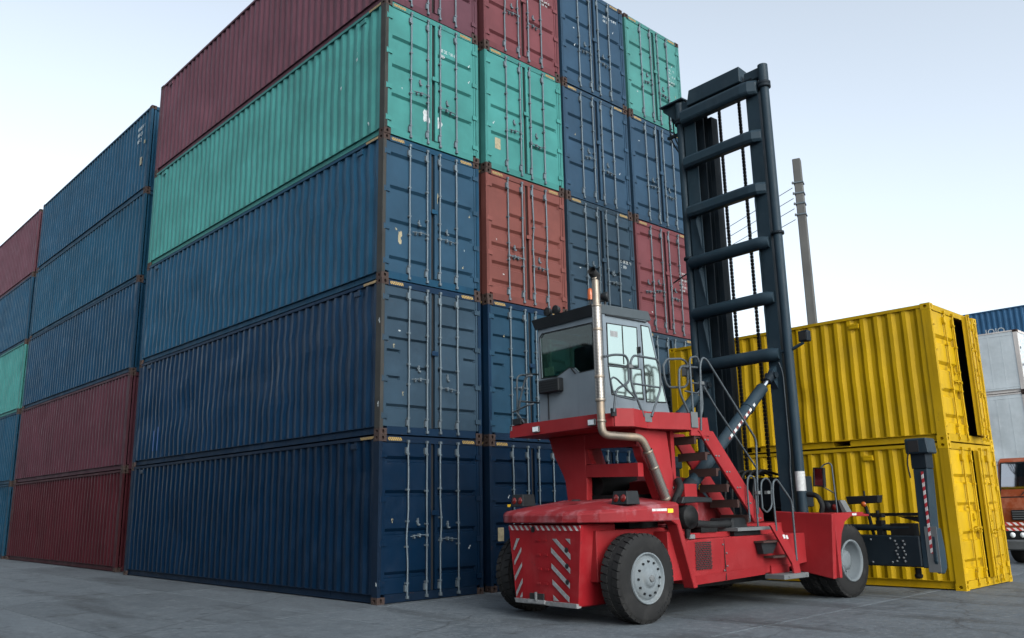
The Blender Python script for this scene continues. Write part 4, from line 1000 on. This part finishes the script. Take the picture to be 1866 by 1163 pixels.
# --- deck lamps
for (u, r, fl) in ((-.02,1.02,1),(-.28,-.94,-1)):
    b_ = tp('deck_lamp', MB().hexa([P(u-.17,r-.16,1.60),P(u+.10,r-.16,1.60),P(u+.10,r+.16,1.60),P(u-.17,r+.16,1.60)],[P(u-.14,r-.13,1.79),P(u+.10,r-.13,1.79),P(u+.10,r+.13,1.79),P(u-.14,r+.13,1.79)]), BLK, bevel=.008)
    tp('lens', MB().lathe([(0,.012),(.05,.008),(.055,0)], P(u-.158,r+.07,1.69), (-1,0,.15), 14), LENSR, b_); tp('lens', MB().lathe([(0,.012),(.05,.008),(.055,0)], P(u-.158,r-.07,1.69), (-1,0,.15), 14), LENSR, b_)
# --- mast
ms = empty('mast'); ms.parent = TP
def channel(r_out, r_in, u0, u1, z0, z1, t=.035):
    """C section opening towards the middle"""
    mb = MB(); a = min(r_out, r_out+(t if r_in > r_out else -t)); b = max(r_out, r_out+(t if r_in > r_out else -t))
    mb.box(u0, u1, -b, -a, z0, z1)
    lo_, hi_ = (b, r_in) if r_in > r_out else (r_in, a)
    mb.box(u0, u0+t, -hi_, -lo_, z0, z1); mb.box(u1-t, u1, -hi_, -lo_, z0, z1)
    return mb
for sg in (1, -1):
    tp('outer_column', channel(sg*.92, sg*.64, 4.40, 4.72, .35, 9.75), MAST, ms)
    tp('inner_column', channel(sg*.80, sg*.56, 4.58, 4.76, .40, 9.85).box(4.76, 4.92, -max(sg*.80,sg*.72), -min(sg*.80,sg*.72), .4, 9.85), MASTD, ms)
    tp('roller_rail', pbox(4.74,4.95,min(sg*.60,sg*.46),max(sg*.60,sg*.46),.6,9.6), MASTD, ms)
    cy = tp('lift_cylinder', MB().tube([P(4.45,sg*1.045,.9),P(4.45,sg*1.045,9.55)],.085,18), MAST, ms)
    tp('cylinder_head', MB().tube([P(4.45,sg*1.045,9.552),P(4.45,sg*1.045,10.03)],.098,18), MAST, cy); tp('cylinder_collar', MB().lathe([(.10,-.06),(.125,-.055),(.125,-.01),(.108,.0),(.125,.015),(.125,.06),(.10,.065)], P(4.45,sg*1.045,9.60), (0,0,1), 20), MASTD, cy)
    tp('cylinder_clamp', MB().lathe([(.087,-.03),(.12,-.025),(.12,.025),(.087,.03)], P(4.45,sg*1.045,6.55), (0,0,1), 18), MASTD, cy)
    tp('head_arm', pbox(4.42,4.56,min(sg*.62,sg*.98),max(sg*.62,sg*.98),9.80,10.02), MAST, ms, bevel=.02)
    # welded wedge plates along the rear face of the columns
    for z in (5.05, 6.15, 7.2): tp('wedge_plate', MB().prism([P(4.392,sg*.66,z-.55),P(4.30,sg*.70,z+.05),P(4.392,sg*.66,z+.30)], (0,-sg*.02,0)), MAST, ms)
    lug = tp('cylinder_lug', plate_uz([(4.40,3.62),(4.26,3.78),(4.24,3.90),(4.30,3.98),(4.40,4.05)], min(sg*.70,sg*.80), max(sg*.70,sg*.80)), MAST, ms)
tp('sticker', MB().tube([P(4.45,1.045,1.78),P(4.45,1.045,2.12)],.0872,18,caps=False), WHITEP, ms)
def beam(z0, z1, u0=4.22, u1=4.395, r0=-.93, r1=.93, bow=0):
    h = z1-z0; c_ = .045
    sec = [(u0+c_, z0), (u0, z0+c_*1.2), (u0, z1-c_*1.2), (u0+c_, z1), (u1, z1), (u1, z0)]
    mb = MB(); rings = []
    for r, k in ((r0,.12),(r0+.06,0),(r1-.30,0),(r1-.14,.02),(r1,.13)):
        rings.append([P(min(u+k, u1-.004*0) if u < u1 else u1, r, z-(.0 if k == 0 else 0)) for u, z in sec])
    vs = [p for g_ in rings for p in g_]; n = len(sec); fs = [tuple(range(n)), tuple(range((len(rings)-1)*n, len(rings)*n))]
    for i in range(len(rings)-1):
        for q in range(n): fs.append((i*n+q, i*n+(q+1)%n, (i+1)*n+(q+1)%n, (i+1)*n+q))
    mb.add(vs, fs); return mb
for (a, b) in ((8.45,8.70),(7.37,7.61)): tp('cross_beam', beam(a, b), MAST, ms, bevel=.025)
for z in (6.40,5.32,4.25): tp('cross_beam', MB().tube([P(4.31,-.92,z),P(4.31,-.86,z),P(4.31,.70,z),P(4.33,.80,z),P(4.36,.90,z)], [.10,.125,.125,.125,.10], 20), MAST, ms)
tp('top_beam', beam(9.44, 9.74, 4.20, 4.399), MAST, ms, bevel=.02)
hd = tp('mast_head', MB().hexa([P(4.36,-.80,9.86),P(4.36,.56,9.86),P(4.36,.56,10.20),P(4.36,-.72,10.20)],[P(4.86,-.80,9.86),P(4.86,.56,9.86),P(4.86,.56,10.12),P(4.86,-.72,10.12)]), MAST, ms, bevel=.015)
tp('mast_head_foot', pbox(4.42,4.80,-.80,.80,9.752,9.859), MASTD, hd)
# hose sheave bracket on the left of the mast head
tp('sheave_bracket', MB().prism([P(4.45,-.93,10.07),P(4.45,-1.50,10.08),P(4.45,-1.50,10.02),P(4.45,-1.20,9.72),P(4.45,-.93,9.62)], (.06,0,0)), MAST, ms); tp('sheave_plate', pbox(4.35,4.65,-1.52,-.9,10.081,10.11), MAST, ms)
tp('hose_drum', MB().lathe([(0,-.06),(.17,-.06),(.17,-.04),(.14,-.03),(.14,.03),(.17,.04),(.17,.06),(0,.06)], P(4.56,-1.16,9.80), (1,0,0), 20), MASTD, ms)
for k, (r, z0) in enumerate(((-1.38,8.9),(-1.30,8.9),(-1.22,9.1))):
    tp('hydraulic_hose', MB().tube(smooth_path([P(4.5+.03*k,r,10.0),P(4.5+.03*k,r,9.4),P(4.5+.03*k,r+.12,9.1),P(4.5+.03*k,-.985-.03*k,8.7),P(4.5+.03*k,-.985-.03*k,.9)], .25, 6), .016, 6), RUBBER, ms)
tp('hose_bracket', pbox(4.48,4.54,-1.45,-.93,9.36,9.42), MASTD, ms); tp('hose_bracket', MB().tube([P(4.5,-1.55,6.15),P(4.5,-.93,6.35)],.014,6), MASTD, ms)
chain = MB(); z = 1.25
while z < 9.85:
    chain.box(-.022, .022, -.028, -.009, z, z+.062).box(-.022, .022, .009, .028, z, z+.062).box(-.014, .014, -.008, .008, z+.035, z+.10); z += .075
CH = chain.mesh('lift_chain', GREASE)
for r in (-.36, .14): obj('lift_chain', CH, ms, loc=P(4.90, r, 0))
def tiltcyl(sg):
    a, b = Vector(P(1.70,sg*.75,1.83)), Vector(P(4.29,sg*.75,3.86)); d = (b-a).normalized(); L_ = (b-a).length
    o = tp('tilt_cylinder', MB().tube([a, a+d*(L_-.42)], .105, 18).tube([a+d*(L_-1.08), a+d*(L_-1.02)], .118, 18), MAST, ms)
    tp('piston_rod', MB().tube([a+d*(L_-.42), a+d*(L_-.16)], .045, 14), CHROME, o)
    tp('rod_eye', MB().tube([a+d*(L_-.20), a+d*(L_+.04)], [.075,.085], 12).tube([b+Vector((0,.11,0)), b-Vector((0,.11,0))], .06, 12), MASTD, o)
    tp('base_eye', MB().tube([a-d*.1, a+d*.12], [.12,.13], 12), MASTD, o)
    if sg > 0:
        side = d.cross(Vector((0,0,1))).normalized(); up = side.cross(d).normalized()
        for k in range(7):
            t0 = 1.30+k*.15
            for c_, (x0, x1) in enumerate(((0,.075),(.075,.15))):
                q0 = []
                for (tt, an) in ((t0+x0,-.18),(t0+x1,-.18),(t0+x1,.28),(t0+x0,.28)): q0.append((tt, an))
                n0 = [a+d*tt+(side*math.cos(an)+up*math.sin(an))*.1055 for tt, an in q0]; n1 = [a+d*tt+(side*math.cos(an)+up*math.sin(an))*.1085 for tt, an in q0]
                tp('reflective_tape', MB().hexa(n0, n1), WHITEP if c_ else LENSR, o)
    return o
tiltcyl(1); tiltcyl(-1)
tp('tilt_mount', pbox(1.45,1.75,.62,.88,1.5,1.9), RED, ms); tp('tilt_mount', pbox(1.45,1.75,-.88,-.62,1.5,1.9), RED, ms)
tp('work_lamp_arm', MB().tube([P(4.42,.90,4.29),P(4.45,1.10,4.30),P(4.48,1.34,4.40)],.03,8), MAST, ms)
wl2 = tp('work_lamp', pbox(4.45,4.58,1.26,1.45,4.42,4.62), MASTD, ms, bevel=.015); tp('lens', pbox(4.443,4.4495,1.29,1.42,4.45,4.59), DARK, wl2)
tp('work_lamp', pbox(4.45,4.62,-1.45,-1.22,4.14,4.38), STEELP, ms, bevel=.015); tp('work_lamp_arm', MB().tube([P(4.45,-1.05,4.05),P(4.45,-1.3,4.10)],.035,8), MAST, ms)
tp('conduit', MB().tube(smooth_path([P(4.39,.86,4.1),P(4.385,.93,3.9),P(4.385,.93,2.4),P(4.385,.90,2.2),P(4.385,.90,1.3)], .1), .012, 6), TUBE, ms)
for k in range(5): tp('hydraulic_hose', MB().tube(smooth_path([P(4.9,.3-.15*k,2.1),P(4.3,.3-.15*k,2.2),P(4.05,.3-.15*k,1.8),P(4.1,.3-.15*k,1.3)], .2, 6), .025, 6), RUBBER, ms)
tp('hydraulic_hose', MB().tube(smooth_path([P(4.5,1.12,1.72),P(4.5,1.32,1.70),P(4.5,1.40,1.52),P(4.5,1.36,1.40)], .12, 6), .045, 8), RUBBER, ms)
tp('carriage', MB().box(4.86,5.25,-.95,.95,.62,1.15).box(4.86,5.15,-.85,.85,1.5,2.05).box(4.9,5.1,.55,.75,.6,2.05).box(4.9,5.1,-.75,-.55,.6,2.05), MASTD, ms, bevel=.015)
# --- spreader
spd = empty('spreader'); spd.parent = TP
tp('main_beam', pbox(5.35,5.72,-2.60,2.60,.49,1.0), MASTD, spd, bevel=.02); tp('beam_tube', MB().tube([P(5.45,-2.45,1.13),P(5.45,2.42,1.13)],.055,12), MASTD, spd)
tp('side_shift_frame', MB().box(5.22,5.40,-1.0,1.0,.60,1.30).box(5.18,5.36,-.6,.6,1.30,1.5), MASTD, spd, bevel=.02)
tp('guide_bar', pbox(5.82,5.90,-2.55,2.55,1.315,1.37), BLK, spd); tp('guide_gusset', MB().prism([P(5.84,2.02,1.31),P(5.84,2.5,1.31),P(5.84,2.5,1.18)], (.05,0,0)), BLK, spd)
for sg in (1, -1):
    am = tp('end_arm', MB().hexa([P(5.38,sg*2.62,2.10),P(5.38,sg*2.86,2.10),P(5.62,sg*2.86,2.10),P(5.62,sg*2.62,2.10)],[P(5.36,sg*2.60,.48),P(5.36,sg*2.79,.48),P(5.66,sg*2.79,.48),P(5.66,sg*2.60,.48)]), MAST, spd, bevel=.015)
    tp('arm_neck', pbox(5.37,5.63,min(sg*2.605,sg*2.865),max(sg*2.605,sg*2.865),2.101,2.36), MASTD, am, bevel=.01)
    tp('arm_head', MB().hexa([P(5.30,sg*2.56,2.35),P(5.30,sg*2.96,2.35),P(5.70,sg*2.92,2.35),P(5.70,sg*2.58,2.35)],[P(5.30,sg*2.56,2.61),P(5.30,sg*2.93,2.61),P(5.70,sg*2.90,2.61),P(5.70,sg*2.58,2.61)]), MAST, am, bevel=.02)
    tp('head_recess', pbox(5.288,5.299,min(sg*2.62,sg*2.80),max(sg*2.62,sg*2.80),2.38,2.57), DARK, am)
    tp('guide_foot', MB().prism([P(5.36,sg*2.80,1.12),P(5.60,sg*2.80,1.12),P(5.66,sg*2.80,.80),P(5.66,sg*2.80,.48),P(5.56,sg*2.80,.39),P(5.40,sg*2.80,.40),P(5.34,sg*2.80,.60)], (0,-sg*.07,0)), MAST, am, bevel=.015)
    tp('foot_plate', pbox(5.355,5.365,min(sg*2.70,sg*2.90),max(sg*2.70,sg*2.90),.42,1.15), STEELP, am)
    tp('reflective_tape', pbox(5.352,5.358,min(sg*2.76,sg*2.80),max(sg*2.76,sg*2.80),.72,2.05), RWV, am)
    tp('twistlock', MB().lathe([(.05,0),(.05,.10),(.07,.11),(.06,.16),(0,.18)], P(5.5,sg*2.45,.47), (0,0,-1), 12), GREASE, am)
    tp('arm_hose', MB().tube(smooth_path([P(5.30,sg*2.62,2.40),P(5.28,sg*2.58,2.2),P(5.30,sg*2.60,1.95)], .1), .014, 6), RUBBER, am)
for k in range(14): tp('bolt', MB().lathe([(0,.014),(.018,.014),(.02,0)], P(5.349,2.18+(k % 2)*.12+.02*(k % 3),.58+(k//2)*.055), (-1,0,0), 8), STEELP, spd)
for (r, z) in ((1.75,.93),(1.75,.55),(2.1,.95),(2.1,.56)): tp('bolt', MB().lathe([(0,.014),(.018,.014),(.02,0)], P(5.349,r,z), (-1,0,0), 8), STEELP, spd)
pst = tp('lamp_post', MB().tube([P(5.5,1.74,1.0),P(5.48,1.70,1.30),P(5.46,1.66,1.50)],.03,8).tube([P(5.46,1.66,1.6),P(5.46,1.66,1.76)],.018,6), MASTD, spd)
tp('lamp_bar', MB().hexa([P(5.40,1.36,1.53),P(5.40,1.93,1.55),P(5.54,1.93,1.55),P(5.54,1.36,1.53)],[P(5.38,1.34,1.67),P(5.38,1.95,1.68),P(5.56,1.95,1.68),P(5.56,1.34,1.67)]), BLK, pst, bevel=.01)
tp('lens', MB().lathe([(0,.02),(.04,.01),(.05,-.01)], P(5.39,1.66,1.53), (-1,0,0), 12), ORANGE, pst)
tp('valve_bank', MB().box(5.40,5.6,-2.5,-2.1,1.0,1.2).box(5.40,5.55,-1.95,-1.85,1.0,1.25).tube([P(5.45,1.86,1.0),P(5.44,1.88,1.42)],.03,8).box(5.38,5.5,-1.98,-1.80,1.3,1.36), GREASE, spd)
# --- mirror and fender lamps
mr = tp('mirror', MB().ring([P(4.42,r,z) for r, z in [(1.325,2.175),(1.52,2.16),(1.505,1.835),(1.30,1.85)]], [P(4.42,r,z) for r, z in [(1.345,2.155),(1.50,2.14),(1.488,1.855),(1.325,1.868)]], (.05,0,0)).prism([P(4.47,r,z) for r, z in [(1.325,2.175),(1.52,2.16),(1.505,1.835),(1.30,1.85)]], (.02,0,0)), BLK)
tp('mirror_glass', MB().prism([P(4.43,r,z) for r, z in [(1.343,2.157),(1.502,2.142),(1.49,1.853),(1.323,1.866)]], (.006,0,0)), MIRR, mr)
tp('mirror_arm', MB().tube(smooth_path([P(4.47,1.45,2.16),P(4.5,1.50,2.22),P(4.5,1.60,2.24),P(4.5,1.64,2.20),P(4.5,1.66,1.40)], .03), .014, 6).tube([P(4.47,1.45,1.84),P(4.5,1.655,1.72)], .010, 6), TUBE, mr)
fl = tp('fender_lamp', MB().hexa([P(4.75,1.22,1.402),P(4.75,1.68,1.402),P(4.95,1.68,1.402),P(4.95,1.22,1.402)],[P(4.75,1.20,1.61),P(4.75,1.55,1.61),P(4.95,1.55,1.61),P(4.95,1.20,1.61)]), BLK, bevel=.01)
tp('lens', MB().lathe([(0,.02),(.06,.015),(.085,-.02)], P(4.745,1.33,1.515), (-1,0,0), 14), BLK, fl); tp('lens', MB().lathe([(0,.015),(.045,.01),(.055,-.01)], P(4.745,1.47,1.49), (-1,0,0), 12), LENSR, fl)
tp('lamp_bracket', MB().hexa([P(4.73,1.56,1.605),P(4.73,1.60,1.605),P(4.73,1.70,1.405),P(4.73,1.62,1.405)],[P(4.90,1.56,1.605),P(4.90,1.60,1.605),P(4.90,1.70,1.405),P(4.90,1.62,1.405)]), STEELP, fl)

# ------------------------------------------------------------------ orange truck beyond the yellow containers
ORP = paint('truck_orange', (.20,.044,.016), rough=.38, chips=.3, streaks=.25, dents=.06, fade=(.45,.25,.18), fadeamt=.2)
TR = empty('parked_truck', (15.0, -5.18, 0), R(180+2), 'orange cab-over truck parked beyond the yellow containers, in front of the white stack', 'truck')
# local: x forward (towards the yard), y to its left; its right-hand corner is at y = 0, the cab spans y = 0 .. 2.15
def ot(name, mb, mat, parent=TR, bevel=0): return obj(name, mb.mesh(name, mat, bevel=bevel), parent)
W_ = 2.15
side = [(0,.75),(.02,1.35),(-.06,1.62),(-.34,2.48),(-.5,2.58),(-1.75,2.60),(-1.80,.75)]
cabo = ot('cab', MB().prism([(x, .03, z) for x, z in side], (0, W_-.06, 0)), ORP, bevel=.05)
nrm = Vector((.86/.9, 0, .28/.9)).normalized()*.012
wsp = [(-.075,.09,1.62),(-.075,W_-.09,1.62),(-.325,W_-.14,2.44),(-.325,.14,2.44)]
TGL = tinted('truck_glass', (.30,.36,.38)); TGL.node_tree.nodes['Mix Shader'].inputs[0].default_value = .6
for lk in list(TGL.node_tree.links):
    if lk.to_node.type == 'MIX_SHADER' and lk.to_socket == TGL.node_tree.nodes['Mix Shader'].inputs[0]: TGL.node_tree.links.remove(lk)
ws = ot('windscreen', MB().prism([Vector(p)+nrm*.4 for p in wsp], nrm*.5), TGL, cabo)
wbk = ot('windscreen_back', MB().prism([Vector(p)+nrm*.05 for p in wsp], nrm*.2), simple('dim_interior', (.05,.06,.065), .8, bump=0), cabo)
sw_ = [Vector((-.068,.06,1.59)),Vector((-.068,W_-.06,1.59)),Vector((-.335,W_-.11,2.47)),Vector((-.335,.11,2.47))]
ot('window_seal', MB().ring([p+nrm*.2 for p in sw_], [Vector(p)+nrm*.2 for p in wsp], nrm*1.2), RUBBER, cabo)
for y in (.55, 1.25): ot('wiper', MB().tube([Vector((-.06,y,1.64))+nrm*2, Vector((-.22,y+.42,2.12))+nrm*2.2], .012, 6), RUBBER, cabo)
ot('grille', MB().box(.012,.045,.30,W_-.30,1.05,1.30), BLK, cabo, bevel=.01)
for k in range(4): ot('grille_bar', MB().box(.046,.055,.32,W_-.32,1.08+k*.055,1.10+k*.055), STEELP, cabo)
ot('reflective_tape', MB().box(.004,.009,.12,W_-.12,.93,1.0), stripes('truck_tape', (.72,.70,.70), (.5,.04,.03), (0,1,1), 7), cabo)
ot('reflective_tape', MB().box(.004,.009,.12,W_-.12,.80,.87), stripes('truck_tape_low', (.72,.70,.70), (.5,.04,.03), (0,1,1), 7), cabo)
for y in (.26, .48, W_-.26, W_-.48): ot('headlight', MB().lathe([(0,.02),(.05,.018),(.062,0)], (.03,y,.70), (1,0,0), 16), LENSW, cabo)
ot('headlight_panel', MB().box(-.05,.028,.08,W_-.08,.60,.80), BLK, cabo, bevel=.01)
ot('bumper', MB().prism([(.10,.02,.34),(.12,.02,.58),(-.1,.02,.60),(-.1,.02,.34)], (0,W_-.04,0)), simple('bumper_grey', (.07,.075,.08), .5), TR, bevel=.03)
ot('number_plate', MB().box(.124,.128,.75,1.25,.42,.54), YEL, TR)
for y in (.045, W_-.045): ot('turn_lamp', MB().box(-.02,.04,y-.04,y+.04,1.08,1.24), ORANGE, cabo, bevel=.008)
mi = ot('mirror', MB().tube([(-.15,W_+.0,2.3),(-.05,W_+.22,2.25),(-.05,W_+.22,1.8)],.014,6).box(-.08,-.04,W_+.12,W_+.32,1.85,2.2), BLK, cabo)
ot('chassis', MB().box(-6.5,-.1,.55,.70,.55,.80).box(-6.5,-.1,W_-.70,W_-.55,.55,.80).box(-1.9,-.2,.3,W_-.3,.5,.78), BLK, TR)
ot('cargo_bed', MB().box(-6.6,-2.0,.0,W_,.98,1.10).box(-2.06,-2.0,.0,W_,1.10,2.0).box(-6.6,-2.06,.0,.05,1.10,1.55).box(-6.6,-2.06,W_-.05,W_,1.10,1.55), ORP, TR)
for (x, y, sg) in ((-.85,.02,-1),(-.85,W_-.02,1),(-5.0,.02,-1),(-5.0,W_-.02,1)):
    wh = empty('wheel', (x, y, .47)); wh.parent = TR
    obj('tyre', MB().lathe([(.25,0),(.42,.005),(.455,-.02),(.47,-.06),(.47,-.22),(.44,-.27),(.25,-.27)], (0,0,0), (0,sg,0), 32).mesh('tyre', TYRE), wh)
    obj('rim', MB().lathe([(.26,-.03),(.24,-.02),(.22,-.09),(.10,-.10),(.09,-.03),(0,-.03)], (0,0,0), (0,sg,0), 24).mesh('rim', RIMW), wh)

# ------------------------------------------------------------------ power pole and wires
POLEM = paint('pole_concrete', (.085,.087,.086), rough=.85, chips=.2, streaks=.5, dents=.2, fade=(.10,.098,.09), fadeamt=.3, chipcol=(.12,.11,.1))
pole = empty('utility_pole', (15.1, -.75, 0), R(20), 'tall square concrete utility pole rising behind the yellow containers', 'pole')
mb = MB().hexa([(-.175,-.14,0),(.175,-.14,0),(.175,.14,0),(-.175,.14,0)], [(-.135,-.12,12.15),(.135,-.12,12.15),(.135,.12,12.15),(-.135,.12,12.15)])
obj('shaft', mb.mesh('shaft', POLEM, bevel=.02), pole)
rib = MB().hexa([(.177,-.06,.1),(.180,-.06,.1),(.180,.06,.1),(.177,.06,.1)], [(.137,-.04,12.0),(.140,-.04,12.0),(.140,.04,12.0),(.137,.04,12.0)])
obj('recessed_face', rib.mesh('recessed_face', POLEM), pole)
WZ = [11.35, 11.0, 10.66, 10.30]
for z in WZ:
    br = obj('bracket', MB().box(-.165,.155,-.15,.15,z-.02,z+.02).mesh('bracket', GALV), pole)
    obj('insulator', MB().lathe([(.015,0),(.03,.015),(.03,.04),(.02,.05),(.03,.065),(.025,.08),(0,.08)], (-.14,.165,z-.04), (0,0,1), 10).mesh('insulator', STEELP), br)
WIRE = simple('wire', (.05,.05,.055), .6, bump=0)
for k, z in enumerate(WZ):
    pts = []
    for i in range(15):
        t = i/14; pts.append((15.05+13*t, -.55+40*t, z-.1+(-2.0*4*t*(1-t))*.55))
    tag(obj('power_line', MB().tube(pts, .011, 5).mesh('power_line', WIRE)), f'thin dark power line strung from the concrete pole, {("topmost","second from top","third from top","lowest")[k]} of four', 'wire', 'power lines on the pole')
